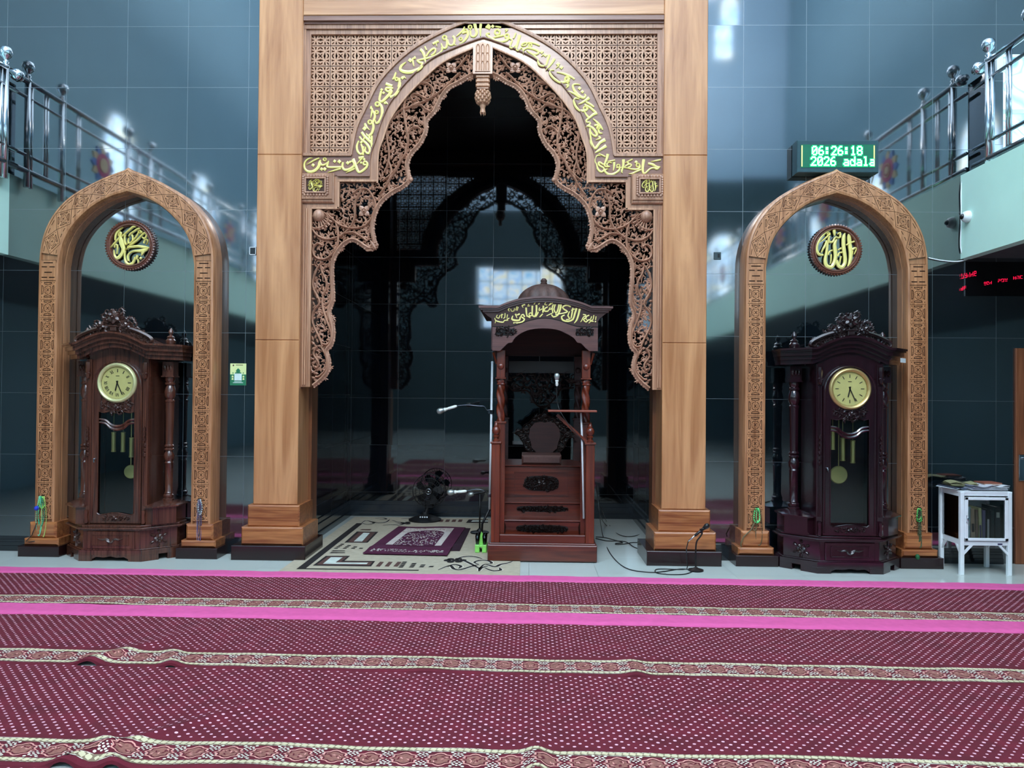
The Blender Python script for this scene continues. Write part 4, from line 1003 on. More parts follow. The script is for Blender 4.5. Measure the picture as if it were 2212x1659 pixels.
    for yy, zz in ((0, 1.30), (-.03, 1.27)):
        b.stroke([(-.17, zz, .02), (-.11, zz-.01, .022), (-.06, zz-.05, .024), (0, zz-.065, .026), (.06, zz-.05, .024), (.11, zz-.01, .022), (.17, zz, .02)], .036, .014)
    B(b, 'door_moulding', par=door)
    b = MB(); r_ = [(-.15, 1.45), (-.13, 1.40), (-.06, 1.375), (0, 1.36), (.06, 1.375), (.13, 1.40), (.15, 1.45), (.1, 1.47), (.05, 1.455), (0, 1.45), (-.05, 1.455), (-.1, 1.47)]
    fill(b, r_, [(0, 1.41, .03)], .024, .036, 3, .022, .002, 3000); flower(b, 0, 1.415, .026, .015, 6)
    B(b, 'garland', wm2, par=door); b = MB()
    for s in (-1, 1): fill(b, [(s*x, z) for x, z in ((.02, .36), (.13, .372), (.12, .395), (.02, .40))], [], .022, .026, 4, .022, .002, 1500)
    flower(b, 0, .385, .022, .018, 5); B(b, 'apron_carving', wm2, par=door)
    B(MB().box(-.173, .173, .034, .037, .41, 1.38), 'door_glass', 'glass', False, par=door)
    kn = MB().lathe([(.004, 0), (.009, -.012), (.004, -.02)], (-.2, .02, .93), 8, 'Y').tube([(-.2, .008, .935), (-.2, .0, .915), (-.195, .0, .90)], .004, 5); B(kn, 'door_key', 'steel', par=door)
    # dial
    d = MB(); zc = 1.64; n = 48; prof = [(.150, .03), (.152, .012), (.160, .002), (.170, -.002), (.180, .004), (.186, .014), (.186, .024)]
    vs = [(r*cos(2*PI*i/n), y, zc+r*sin(2*PI*i/n)) for r, y in prof for i in range(n)]
    d.add(vs, [(k*n+i, k*n+(i+1) % n, (k+1)*n+(i+1) % n, (k+1)*n+i) for k in range(len(prof)-1) for i in range(n)])
    bz = B(d, 'dial_bezel', bezel)
    d = MB().prism([(.152*cos(2*PI*k/48), zc+.152*sin(2*PI*k/48)) for k in range(48)], .026, .03); dl = B(d, 'dial', 'dial', False)
    d = MB()
    for k in range(1, 13):
        a = PI/2-k*PI/6
        if numerals == 'roman' and k not in (12, 3, 1): rom(d, k, .112*cos(a), zc+.112*sin(a), a, .03, .0255)
        else: d.prism(qline(.098*cos(a), zc+.098*sin(a), .128*cos(a), zc+.128*sin(a), .007 if numerals == 'roman' else .006), .0235, .0255)
    d.prism([(-.016, zc+.062), (.016, zc+.062), (.016, zc+.067), (-.016, zc+.067)], .0235, .0255)
    B(d, 'numerals', 'ink', False, par=dl)
    for L_, w_, deg, nm in ((.075, .010, hands[0], 'hour_hand'), (.12, .008, hands[1], 'minute_hand')):
        a = PI/2-math.radians(deg); q = qline(-.02*cos(a), zc-.02*sin(a), L_*cos(a), zc+L_*sin(a), w_)
        B(MB().prism(q, .018, .021).lathe([(.009, .016), (.009, .022)], (0, 0, zc), 10, 'Y') if False else MB().prism(q, .018, .021), nm, 'ink', False, par=dl)
    # movement parts behind the glass
    for x, z0, z1 in weights:
        w = MB().lathe([(.018, z0), (.022, z0+.004), (.022, z0+.012), (.0195, z0+.014), (.0195, z1-.014), (.022, z1-.012), (.022, z1-.004), (.016, z1)], (x, .10, 0), 16)
        w.tube([(x, .10, z1), (x, .10, 1.50)], .0025, 4); B(w, 'weight', 'brass')
    x, z, r = pend
    p = MB().tube([(x, .15, z), (x, .15, 1.5)], .005, 5); p.lathe([(.004, -.012), (r*.9, -.008), (r, 0), (r*.9, .006), (.004, .006)], (x, .15, z), 28, 'Y'); B(p, 'pendulum', 'brass')
    return root
M['clk_l'] = wood('clk_l', (54, 28, 20), (98, 58, 44), .22, 'Z', 1.0, .5, .6, .02); M['clk_l2'] = wood('clk_l2', (46, 28, 24), (86, 56, 46), .3, 'Z', 1.5, .5, .5, .02)
M['clk_r'] = wood('clk_r', (26, 9, 16), (44, 18, 26), .18, 'Z', 1.0, .5, .6, .02); M['clk_r2'] = wood('clk_r2', (28, 16, 18), (46, 28, 30), .28, 'Z', 1.5, .5, .5, .02)
clock('reddish brown grandfather clock with roman numeral dial on the left', -3.825, 6.73, 'clk_l', 'clk_l2', 'bezel_l', [(-.07, .99, 1.18), (.02, .99, 1.18), (.10, .94, 1.13)], (.07, .80, .066), 'roman', (193, 156), .06)
clock('dark maroon grandfather clock with plain baton dial on the right', 2.865, 6.64, 'clk_r', 'clk_r2', 'bezel_r', [(-.12, 1.09, 1.29), (-.03, .99, 1.20), (.06, .97, 1.18)], (-.045, .86, .082), 'baton', (193, 156))
lb_ = MB().box(-.055, .055, -.002, .0, -.02, .02).build('paper_label', 'white'); lb_.location = (2.865+.505, 6.81-.07, 1.90); lb_.rotation_euler = (0, 0, .72)
tag(lb_, 'small white paper label stuck on the dark clock cornice', 'label')
# ================================================================ CARPETS
SK = .012
def mapper(yf, bumps, L):
    def mp(x, v, dz=0):
        z = .010; dy = 0
        for x0, w, h, sk in bumps:
            r = max(0, v/L)**2.2; q = math.exp(-((x-x0-sk*(L-v))/w)**2)*h*r
            z += q; dy += q*.5
        z += .0015*sin(x*9+v*5)+.001*sin(x*23+2*v)
        return (x, yf-SK*x-v+dy*.3, z+dz)
    return mp
def carpet(label, yf, Ld, bumps, over=0):
    """dotted field from yf towards the camera, patterned border on the near edge"""
    L = Ld+.225; mp = mapper(yf, bumps, L); b = MB()
    xr = .72*yf+.5; n = int(2*xr/.022); nv = int(L/.032)
    vs = []; fs = []
    for i in range(n+1):
        x = -xr+2*xr*i/n
        for j in range(nv+1): vs.append(mp(x, L*j/nv))
        vs.append((x, mp(x, L)[1]-.012, max(.006, mp(x, L)[2]-.006))); vs.append((x, mp(x, L)[1]-.016, 0.001 if mp(x, L)[2] < .03 else mp(x, L)[2]-.02))
    k = nv+3
    for i in range(n):
        for j in range(k-1): fs.append((i*k+j, i*k+j+1, (i+1)*k+j+1, (i+1)*k+j))
    b.add(vs, fs, 0)
    def poly(pts, mi, dz): b.add([mp(x, v, dz) for x, v in pts], [tuple(range(len(pts)))[::-1]], mi)
    # woven dots
    rows = int((Ld-.02)/.028)
    rd = random.Random(int(yf*100))
    for j in range(rows):
        v = .015+j*.028
        for i in range(int(2*xr/.054)):
            x = -xr+i*.054+(.027 if j % 2 else 0); y = yf-v
            if abs(x) > .70*y+.25: continue
            s = rd.uniform(.75, 1.1)
            q = [(.0085*s*cos(a*PI/3), .0075*s*sin(a*PI/3)) for a in range(6)]
            poly([(x+u, v+w) for u, w in q], 1, .0018)
    # border
    v0 = Ld; W = .215
    for e in (v0+.004, v0+W-.040):
        m = int(2*xr/.015)
        for i in range(int(2*xr/.03)):
            x = -xr+i*.03
            if abs(x) > .72*(yf-v0)+.3: continue
            poly([(x, e), (x+.03, e), (x+.03, e+.036), (x, e+.036)], 4, .0018)
            poly([(x+.003, e+.018), (x+.012, e+.004), (x+.03, e+.010), (x+.033, e+.018), (x+.024, e+.032), (x+.006, e+.026)], 2, .003)
            poly([(x, e), (x+.03, e), (x+.03, e+.004), (x, e+.004)], 3, .0018); poly([(x, e+.032), (x+.03, e+.032), (x+.03, e+.036), (x, e+.036)], 3, .0018)
    star = [(-.068,0),(-.05,-.012),(-.05,-.034),(-.028,-.04),(-.016,-.052),(0,-.058),(.016,-.052),(.028,-.04),(.05,-.034),(.05,-.012),(.068,0),(.05,.012),(.05,.034),(.028,.04),(.016,.052),(0,.058),(-.016,.052),(-.028,.04),(-.05,.034),(-.05,.012)]
    vc = v0+W/2
    for i in range(int(2*xr/.152)):
        x = -xr+i*.152+.076
        if abs(x) > .72*(yf-v0)+.35: continue
        for s0, s1, mi in ((1, .86, 5), (.72, .5, 6), (.5, .28, 6), (.28, .02, 6)):
            for q in range(20):
                (a0, c0), (a1, c1) = star[q], star[(q+1) % 20]
                poly([(x+a0*s0, vc+c0*s0), (x+a1*s0, vc+c1*s0), (x+a1*s1, vc+c1*s1), (x+a0*s1, vc+c0*s1)], mi, .0022)
        for q in range(7):
            a = rd.uniform(0, 6.28); cx_, cz_ = x+rd.uniform(-.03, .03), vc+rd.uniform(-.022, .022)
            poly([(cx_+.012*cos(a), cz_+.012*sin(a)), (cx_+.004*cos(a+1.6), cz_+.004*sin(a+1.6)), (cx_-.012*cos(a), cz_-.012*sin(a)), (cx_-.004*cos(a+1.6), cz_-.004*sin(a+1.6))], 5 if q % 2 else 0, .0036)
        xb = x+.076
        for s in (-1, 1):
            for du, dv, r in ((.026, .058, .008), (-.026, .058, .008), (.014, .046, .007), (-.014, .046, .007), (0, .052, .006), (.02, .034, .006), (-.02, .034, .006), (0, .036, .007), (.01, .024, .006), (-.01, .024, .006), (0, .012, .005), (.024, .018, .004), (-.024, .018, .004)):
                poly([(xb+du+r*cos(a*PI/3), vc+s*(dv)+r*.8*sin(a*PI/3)) for a in range(6)], 3, .0034)
    o = b.build('prayer_carpet', ['burg', 'dot', 'cream', 'creamw', 'ropeshade', 'pinkline', 'taupe'], None)
    return tag(o, label, 'carpet', 'dotted burgundy prayer carpets in rows')
carpet('dotted burgundy carpet strip lying between the two pink strips', 6.20, .675, [(-3.2, .3, .006, 0)])
carpet('dotted burgundy carpet between near pink strip and second patterned border', 5.075, .685, [(-2.50, .07, .038, .5), (-2.02, .06, .028, -.4), (.62, .06, .018, 0), (-.6, .2, .01, 0)])
carpet('dotted burgundy carpet in the foreground with ripples at lower left', 4.14, .865, [(-1.93, .06, .034, .9), (-1.72, .055, .030, -.7), (.05, .05, .035, 0), (-1.2, .3, .012, 0), (1.2, .3, .012, .4)])
carpet('dotted burgundy carpet nearest the camera cut off by frame bottom', 3.02, .86, [])
def pinkstrip(label, yf, L, dz):
    mp = mapper(yf, [], L); b = MB(); xr = .72*yf+.5; n = 160; vs = []
    for i in range(n+1):
        x = -xr+2*xr*i/n
        for j in range(4):
            p = mp(x, L*j/3, dz+.001*noise.noise(Vector((x*3, j, yf)))); vs.append(p)
        p = mp(x, L); vs.append((p[0], p[1]-.001, .004))
    b.add(vs, [(i*5+j, i*5+j+1, (i+1)*5+j+1, (i+1)*5+j) for i in range(n) for j in range(4)])
    tag(b.build('cloth_strip', 'pink', None, True), label, 'cloth strip', 'pink cloth strips across the floor')
pinkstrip('pink cloth strip lying along the edge of the tiled floor', 6.37, .19, .004)
pinkstrip('pink cloth strip lying between two burgundy carpets', 5.30, .245, .006)
# ================================================================ BEIGE RUG (floor tracing)
M['rug'] = mat('rug', (176, 166, 144), .95, noise_amt=.08, scale=18); M['rug_k'] = mat('rug_k', (24, 18, 18), .95); M['rug_br'] = mat('rug_br', (84, 56, 50), .95); M['rug_lt'] = mat('rug_lt', (196, 204, 194), .95); M['rug_ln'] = mat('rug_ln', (214, 206, 188), .95)
RX0, RX1, RY0, RY1 = -2.16, -.06, 6.36, 9.26
rug = thing('floor_rug', 'large beige rug with black border and scrolls beneath the prayer mats', 'rug', ((RX0+RX1)/2, (RY0+RY1)/2, 0))
rx, ry = rug.location.x, rug.location.y
b = MB().bbox(RX0-rx, RX1-rx, RY0-ry, RY1-ry, .001, .009, .002); b.build('rug_base', 'rug', rug)
def FL(pts, ox=600, oy=1100, s=4.096): return [(lambda p: (p.x-rx, p.y-ry))(F(ox+x/s, oy+y/s)) for x, y in pts]
pat = MB()
def fp(b, pts, z, mi):
    if sum(a[0]*c[1]-c[0]*a[1] for a, c in zip(pts, pts[1:]+pts[:1])) < 0: pts = pts[::-1]
    t = tessellate_polygon([[Vector((p[0], p[1], 0)) for p in pts]])
    vs = [(x, y, z) for x, y in pts]; fs = []
    for q in t:
        a, c, d = (Vector(pts[k]) for k in q)
        fs.append(tuple(q) if (c-a).cross(d-a) > 0 else tuple(q[::-1]))
    b.add(vs, fs, mi)
def fstroke(b, pts, w, z, mi, sub=5):
    q = spline(pts, sub) if len(pts) > 2 else pts; n = len(q); vs = []
    for i, p in enumerate(q):
        a = q[max(i-1, 0)]; c = q[min(i+1, n-1)]; tx, ty = c[0]-a[0], c[1]-a[1]; l = math.hypot(tx, ty) or 1
        hw = w/2*(.25+.75*sin(PI*min(1, max(0, (i+.5)/n))))
        vs += [(p[0]-ty/l*hw, p[1]+tx/l*hw, z), (p[0]+ty/l*hw, p[1]-tx/l*hw, z)]
    b.add(vs, [(2*i+1, 2*i+3, 2*i+2, 2*i) for i in range(n-1)], mi)
# black border lines in rug coordinates
bx = RX0-rx+.13; by = RY0-ry+.14
pat.add([(bx, by, .0100), (bx+.075, by, .0100), (bx+.075, 8.80-ry, .0100), (bx, 8.80-ry, .0100)], [(0, 1, 2, 3)], 0)
pat.add([(bx, by, .0102), (-.95-rx, by, .0102), (-.95-rx, by+.035, .0102), (bx, by+.035, .0102)], [(0, 1, 2, 3)], 0)
Z1, Z2, Z3 = .0104, .0112, .012
def nested(pts, s2, s3):
    q = FL(pts); cx = sum(p[0] for p in q)/len(q); cy = sum(p[1] for p in q)/len(q); fp(pat, q, Z1, 0)
    return q
Lsh = [(310,508),(425,422),(640,422),(590,466),(862,468),(825,516)]
fp(pat, FL(Lsh), Z1, 0); fp(pat, FL([(345,500),(440,430),(615,430),(560,474),(838,476),(812,508)]), Z2, 1); fp(pat, FL([(400,494),(470,436),(575,436),(510,482),(800,484),(785,498)]), Z3, 3)
fp(pat, FL([(590,303),(700,205),(890,208),(795,305)]), Z1, 0); fp(pat, FL([(620,299),(718,211),(865,213),(782,300)]), Z2, 1); fp(pat, FL([(672,295),(758,218),(815,219),(745,296)]), Z3, 3)
fp(pat, FL([(722,192),(745,184),(830,184),(815,196)]), Z1, 1)
for k in range(3): x = 865+k*78; fp(pat, FL([(x,516),(x+40,474),(x+75,476),(x+38,518)]), Z1, 1)
for r in range(4):
    for k in range(4-r if r else 3):
        pass
for cx_, rows in ((1120, 4), (1200, 3), (1275, 2), (1345, 1)):
    for r in range(rows):
        x = cx_-r*10+(4-rows)*4; y = 478+(4-rows)*13+r*14; fp(pat, FL([(x-28,y+5),(x-10,y-5),(x+28,y-5),(x+14,y+6)]), Z1, 0)
for cx_, rows in ((545, 4), (605, 3), (660, 2), (712, 1)):
    for r in range(rows):
        x = cx_-r*18+24; y = 318+(4-rows)*12+r*12; fp(pat, FL([(x-22,y+4),(x-8,y-4),(x+22,y-3),(x+12,y+5)]), Z1, 0)
for k in range(2): y = 378+k*16; fp(pat, FL([(470-k*15,y+5),(490-k*15,y-5),(590,y-3),(600,y+3)]), Z1, 0)
for pts in ([(1420,548),(1520,510),(1560,540),(1620,545),(1720,515),(1780,500)], [(1500,520),(1560,500),(1620,515),(1600,535)], [(1560,470),(1640,465),(1720,500),(1790,540)], [(1580,450),(1650,430),(1740,430),(1810,450)],
    [(1780,500),(1740,480),(1800,462),(1870,470),(1890,490),(1830,490)], [(1780,545),(1830,500),(1920,520),(1970,500),(2040,485),(2080,470)], [(1830,530),(1900,555),(1970,550),(1960,530)], [(1780,560),(1800,530),(1860,515)],
    [(740,130),(780,110),(830,120),(850,132),(790,142),(745,130)], [(860,90),(930,85),(960,95),(900,100)], [(820,115),(900,130),(960,120),(990,100)], [(930,150),(1010,145),(1080,148),(1120,130),(1050,118),(1010,105)], [(1090,92),(1150,90),(1190,96)], [(1040,130),(1100,134),(1180,128)]):
    q = FL(pts); fstroke(pat, q, .055, Z2, 4); fstroke(pat, q, .034, Z3, 0)
for x, y in ((1500,462),(1530,452),(1530,474),(1575,462),(1600,450),(1600,472),(1640,462),(1110,130),(1150,124),(1150,136)):
    c = FL([(x, y)])[0]; fp(pat, [(c[0]+.035*cos(a*PI/4), c[1]+.045*sin(a*PI/4)) for a in range(8)], Z2, 0)
for k in range(5): x = 1385+k*56; fp(pat, FL([(x-18,120),(x-5,98),(x+28,98),(x+18,120)]), Z1, 1)
fp(pat, FL([(1665,128),(1690,98),(1860,98),(1860,128)]), Z1, 0); fp(pat, FL([(1710,118),(1725,106),(1860,106),(1860,118)]), Z2, 3)
pat.build('rug_pattern', ['rug_k', 'rug_br', 'rug', 'rug_lt', 'rug_ln'], rug)
# prayer mats
M['pm'] = mat('pm', (72, 14, 48), .9, noise_amt=.15); M['pm_d'] = mat('pm_d', (40, 8, 28), .9); M['pm_w'] = mat('pm_w', (196, 186, 178), .9, noise_amt=.1); M['pm_v'] = mat('pm_v', (88, 34, 84), .9)
def pmat(label, quad, z, top):
    p = [F(600+x/4.096, 1100+y/4.096) for x, y in quad]; c = sum((q for q in p), Vector())/4
    root = thing('prayer_mat', label, 'prayer mat', (c.x, c.y, 0), group='burgundy prayer mats on the beige rug')
    q = [(a.x-c.x, a.y-c.y) for a in p]          # near-left, near-right, far-right, far-left
    def B_(u, v):
        a = [q[0][k]+(q[1][k]-q[0][k])*u for k in (0, 1)]; d = [q[3][k]+(q[2][k]-q[3][k])*u for k in (0, 1)]
        return (a[0]+(d[0]-a[0])*v, a[1]+(d[1]-a[1])*v)
    def zz(u, v): return z+.008+.004*sin(u*7+v*3)+.010*math.exp(-((v-.16)/.05)**2)
    b = MB(); n = 24; vs = []
    for i in range(n+1):
        for j in range(n+1): u, v = i/n, j/n; x, y = B_(u, v); vs.append((x, y, zz(u, v)))
    b.add(vs, [(i*(n+1)+j, (i+1)*(n+1)+j, (i+1)*(n+1)+j+1, i*(n+1)+j+1) for i in range(n) for j in range(n)])
    for e in range(4):
        ring_ = [(i/n, 0) for i in range(n+1)] if e == 0 else [(1, i/n) for i in range(n+1)] if e == 1 else [(1-i/n, 1) for i in range(n+1)] if e == 2 else [(0, 1-i/n) for i in range(n+1)]
        vs = []
        for u, v in ring_: x, y = B_(u, v); vs += [(x, y, zz(u, v)), (x, y, z)]
        b.add(vs, [(2*i, 2*i+1, 2*i+3, 2*i+2) for i in range(n)])
    b.build('mat_cloth', 'pm' if top else 'pm_d', root)
    if top:
        w = MB(); rd = random.Random(2)
        def pl(pts, mi, dz):
            vv = [B_(u, v)+(zz(u, v)+dz,) for u, v in pts]
            w.add(vv, [tuple(range(len(vv)))], mi)
        def strip(u0, u1, v0, v1, mi, dz, n_=10):
            for k in range(n_):
                a0, a1 = v0+(v1-v0)*k/n_, v0+(v1-v0)*(k+1)/n_
                for l in range(8): c0, c1 = u0+(u1-u0)*l/8, u0+(u1-u0)*(l+1)/8; pl([(c0, a0), (c1, a0), (c1, a1), (c0, a1)], mi, dz)
        strip(.15, .85, .27, .93, 0, .002); strip(.24, .77, .26, .70, 1, .004)
        for k in range(9):
            a = k/8; 
        pl([(.24+.53*t/16, .70) for t in range(17)]+[(.505+.265*cos(PI*t/16), .70+.13*sin(PI*t/16)) for t in range(17)], 1, .004)
        for k in range(420):
            u, v = rd.uniform(.25, .76), rd.uniform(.27, .80)
            if v > .70 and abs(u-.505) > .2*(1-(v-.7)/.13)+.05: continue
            a = rd.uniform(0, 6.28); r = .016
            pl([(u+r*cos(a), v+r*sin(a)), (u+r*.4*cos(a+1.7), v+r*.4*sin(a+1.7)), (u-r*cos(a), v-r*sin(a)), (u-r*.4*cos(a+1.7), v-r*.4*sin(a+1.7))], 0 if k % 3 else 2, .006)
        for k in range(130):
            u, v = rd.uniform(.16, .84), rd.choice((rd.uniform(.84, .92), rd.uniform(.74, .92)))
            if .26 < u < .75 and v < .82: continue
            a = rd.uniform(0, 6.28); r = .012
            pl([(u+r*cos(a), v+r*sin(a)), (u+r*.4*cos(a+1.7), v+r*.4*sin(a+1.7)), (u-r*cos(a), v-r*sin(a)), (u-r*.4*cos(a+1.7), v-r*.4*sin(a+1.7))], 3, .006)
        w.build('woven_pattern', ['pm_w', 'pm', 'pm_v', 'taupe'], root); w = MB()
        for k in range(120):
            u, v = rd.uniform(.07, .93), rd.uniform(.045, .11); a = rd.uniform(0, 6.28); r = .012*(1.5 if u < .2 or u > .8 else 1)
            pl([(u+r*cos(a), v+r*.8*sin(a)), (u+r*.5*cos(a+1.7), v+r*.4*sin(a+1.7)), (u-r*cos(a), v-r*.8*sin(a)), (u-r*.5*cos(a+1.7), v-r*.4*sin(a+1.7))], 0, .0036)
        w.build('end_border', ['pm_w', 'pm', 'pm_v', 'taupe'], root)
pmat('lower burgundy prayer mat sticking out on the right beneath the patterned one', [(830,372),(1610,380),(1705,180),(1150,176)], .010, False)
pmat('upper burgundy prayer mat with white arch pattern lying on the beige rug', [(752,412),(1500,428),(1660,180),(1070,172)], .020, True)
# ================================================================ MINBAR (pulpit)
M['mb'] = wood('mb', (72, 25, 14), (120, 50, 28), .3, 'Z', 1.0, .55, .4, .02); M['mb_h'] = wood('mb_h', (66, 22, 13), (108, 44, 26), .3, 'X', 1.0, .55, .4, .02)
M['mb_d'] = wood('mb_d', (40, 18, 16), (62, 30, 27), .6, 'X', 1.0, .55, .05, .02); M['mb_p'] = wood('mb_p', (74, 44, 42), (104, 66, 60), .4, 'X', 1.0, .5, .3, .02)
M['mb_c'] = mat('mb_c', (30, 17, 14), .4); M['hole'] = mat('hole', (4, 4, 5), .8); M['leather'] = mat('leather', (88, 60, 54), .5, noise_amt=.15, scale=60)  # mb_c darkened in colour to carry the shade inside the pulpit
mx, my = .143, 6.92
mb = thing('minbar_pulpit', 'dark red wooden pulpit with domed canopy and gold calligraphy', 'pulpit', (mx, my, 0))
def mbld(b, n, m, sm=False, bev=0, par=mb):
    b.v = [(x-mx, y-my, z) for x, y, z in b.v]; return b.build(n, m, par, sm, bev)
b = MB().bbox(mx-.51, mx+.51, my, my+1.4, .009, .16, .008).bbox(mx-.495, mx+.495, my+.012, my+1.39, .16, .175, .006); mbld(b, 'base', 'mb_h')
b = MB().bbox(mx-.40, mx+.40, my+.025, my+.08, .175, .25, .004); mbld(b, 'front_rail', 'mb_h')
for s in (-1, 1):
    b = MB().bbox(mx+s*.442-.040, mx+s*.442+.040, my+.02, my+.10, .175, 1.10, .005).bbox(mx+s*.442-.052, mx+s*.442+.052, my+.008, my+.112, 1.10, 1.118, .005)
    mbld(b, 'front_post', 'mb')
    fn = MB().lathe([(.035, 1.118), (.035, 1.13), (.022, 1.14), (.022, 1.16), (.03, 1.165), (.03, 1.172), (.02, 1.18), (.036, 1.2), (.04, 1.225), (.03, 1.25), (.02, 1.258), (.022, 1.265), (.014, 1.29), (.003, 1.30)], (mx+s*.442, my+.06, 0), 18)
    mbld(fn, 'finial', 'mb', 'auto')
    b = MB().box(mx+s*.455-.012, mx+s*.455+.012, my+.10, my+1.36, .175, 1.02); mbld(b, 'side_panel', 'mb')
    for yy, nm in ((my+.15, 'column'), (my+1.3, 'column')):
        cx_ = mx+s*.405
        c = MB().box(cx_-.045, cx_+.045, yy-.04, yy+.04, .175, 1.29).bbox(cx_-.055, cx_+.055, yy-.05, yy+.05, 1.285, 1.305, .004)
        tw = MB().lathe([(.036, 1.305), (.036, 1.32)]+[(.034, 1.325+k*.01) for k in range(32)]+[(.03, 1.65), (.042, 1.66), (.03, 1.672), (.038, 1.69), (.03, 1.71)], (cx_, yy, 0), 24, twist=14, flute=.22, nf=3)
        c.add(tw.v, tw.f); c.bbox(cx_-.05, cx_+.05, yy-.05, yy+.05, 1.71, 1.722, .003); c.bbox(cx_-.04, cx_+.04, yy-.04, yy+.04, 1.722, 1.985, .003)
        c.ball((cx_, yy-.04, 1.83), .032, 14, 8, sy=.7)
        c.stroke([(cx_+s*.045, 1.85, .012), (cx_+s*.055, 1.9, .02), (cx_+s*.07, 1.96, .03)], yy-.03, .03)
        mbld(c, nm, 'mb_d' if yy > my+1 else 'mb', 'auto')  # rear columns in darker wood, interior shade put into the colour
# steps and seat
def carved(b, cx, cz, w, h, y, seed, s=.03):
    n = 20; reg = []
    for k in range(n): a = 2*PI*k/n; c_, d_ = cos(a), sin(a); reg.append((cx+w/2*(abs(c_)**.7)*(1 if c_ > 0 else -1), cz+h/2*(abs(d_)**.6)*(1 if d_ > 0 else -1)))
    b.prism(reg, y-.003, y, 1)
    o = MB(); fill(o, reg, [(cx, cz, h*.24)], s*.55, s, seed, y-.003, s*.42, 6000); flower(o, cx, cz, h*.26, y-.004, 6)
    b.add(o.v, o.f, 0)
for nm, y0, y1, z1, cw, ch, cz, sd in (('lower_step', 7.10, 7.34, .365, .50, .07, .285, 1), ('upper_step', 7.34, 7.60, .50, .50, .06, .435, 2)):
    b = MB().bbox(mx-.40, mx+.40, y0, y1, .175, z1-.015, .003).bbox(mx-.405, mx+.405, y0-.015, y1, z1-.015, z1, .005); o = mbld(b, nm, 'mb_h')
    c = MB(); carved(c, mx, cz, cw, ch, y0-.001, sd, .024); mbld(c, 'carved_inlay', ['mb_c', 'hole'], 'auto', par=o) if False else None
    c.v = [(x-mx, y-my, z) for x, y, z in c.v]; c.build('carved_inlay', ['mb_c', 'hole'], o, 'auto')
for s in (-1, 1):
    sc_ = MB().stroke([(mx+s*.365, .20, .03), (mx+s*.375, .25, .045), (mx+s*.36, .30, .03), (mx+s*.378, .345, .035), (mx+s*.36, .36, .02)], 7.09, .04); mbld(sc_, 'scroll_bracket', 'mb_c', 'auto')
b = MB().bbox(mx-.41, mx+.41, 7.60, 8.28, .175, .825, .004).bbox(mx-.415, mx+.415, 7.585, 8.28, .825, .84, .004)
for z0, z1, x0, x1 in ((.53, .54, -.27, .27), (.765, .775, -.27, .27), (.53, .775, -.28, -.27), (.53, .775, .27, .28)): b.box(mx+x0, mx+x1, 7.59, 7.60, z0, z1)
seat = mbld(b, 'seat_platform', 'mb_h')
c = MB(); carved(c, mx, .655, .36, .155, 7.599, 5, .034); c.v = [(x-mx, y-my, z) for x, y, z in c.v]; c.build('carved_inlay', ['mb_c', 'hole'], seat, 'auto')
b = MB().bbox(mx-.205, mx+.205, 7.66, 8.05, .84, .935, .02); mbld(b, 'seat_cushion', 'leather', 'auto')
hp = [(0,810),(-50,880),(-200,940),(-250,1000),(-330,1040),(-370,1110),(-430,1155),(-520,1165),(-430,1200),(-350,1330),(-330,1400),(-230,1510)]
lf = [P2(1040+(1030+x)/7.54, 780+y/7.54, 8.06) for x, y in hp]; cxx = lf[0][0]
rg = lf+[(2*cxx-x, z) for x, z in lf[1:][::-1]]
b = MB(); half = [p for p in rg]
fill(b, rg, [(cxx, lf[-1][1]+.20, .13)], .040, .06, 9, 8.06, .008, 9000)
b.stroke([(x, z, .012) for x, z in rg+[rg[0]]], 8.06, .018, smooth=False); b.prism([(cxx+(x-cxx)*.97, lf[-1][1]+(z-lf[-1][1])*.97) for x, z in rg][::-1], 8.062, 8.075, 1)
cz = lf[-1][1]+.19
b.prism([(cxx+x*.0212, cz+z*.0212) for x, z in [(-8,0),(-7.5,4),(-5,7),(-1.5,7.6),(0,7),(1.5,7.6),(5,7),(7.5,4),(8,0),(7,-3),(6.3,-6),(3,-9),(-3,-9),(-6.3,-6),(-7,-3)]][::-1], 8.03, 8.07, 2)
mbld(b, 'seat_back', ['mb_c', 'hole', 'mb_d'], 'auto')
# rear frame with carved valance
b = MB().box(mx-.36, mx+.36, 8.20, 8.24, 1.80, 1.93)
val = [(mx-.36, 1.80), (mx-.36, 1.66), (mx-.3, 1.60), (mx-.15, 1.60), (mx-.05, 1.45), (mx+.05, 1.43), (mx+.15, 1.52), (mx+.22, 1.62), (mx+.36, 1.64), (mx+.36, 1.80)]
fill(b, val, [], .05, .07, 6, 8.21, .008, 4000); b.stroke([(x, z, .02) for x, z in val[1:-1]], 8.21, .02)
mbld(b, 'carved_valance', 'mb_c', 'auto')
# canopy
T7 = lambda pts: [P2(1030+x/7.373, 640+y/7.373, 6.95) for x, y in pts]
arch_ = T7([(370,868),(440,800),(500,745),(560,735),(600,670),(700,590),(850,530),(1060,510),(1270,530),(1400,580),(1540,660),(1600,735),(1660,750),(1730,820),(1790,870)])
gro = T7([(250,480),(500,485),(650,450),(850,380),(1080,345),(1300,380),(1500,450),(1640,482),(1928,490)])
bl_, br_ = T7([(245,865)])[0], T7([(1928,872)])[0]
gro2 = spline(gro, 4)
b = MB().prism([bl_]+spline(arch_, 3)+[br_]+gro2[::-1], 6.95, 6.985); front = mbld(b, 'canopy_front', 'mb_p')
topl = spline(T7([(345,163),(480,105),(680,45),(880,18),(1080,8),(1280,20),(1480,55),(1680,110),(1820,168)]), 4)
tl, tr_ = T7([(38,163)])[0], T7([(2160,172)])[0]
b = MB(); fl_l = T7([(100,250),(170,310),(230,350),(250,400)]); fl_r = T7([(1930,400),(1960,350),(2010,310),(2090,250)])
low = [(x, z-.033) for x, z in topl]
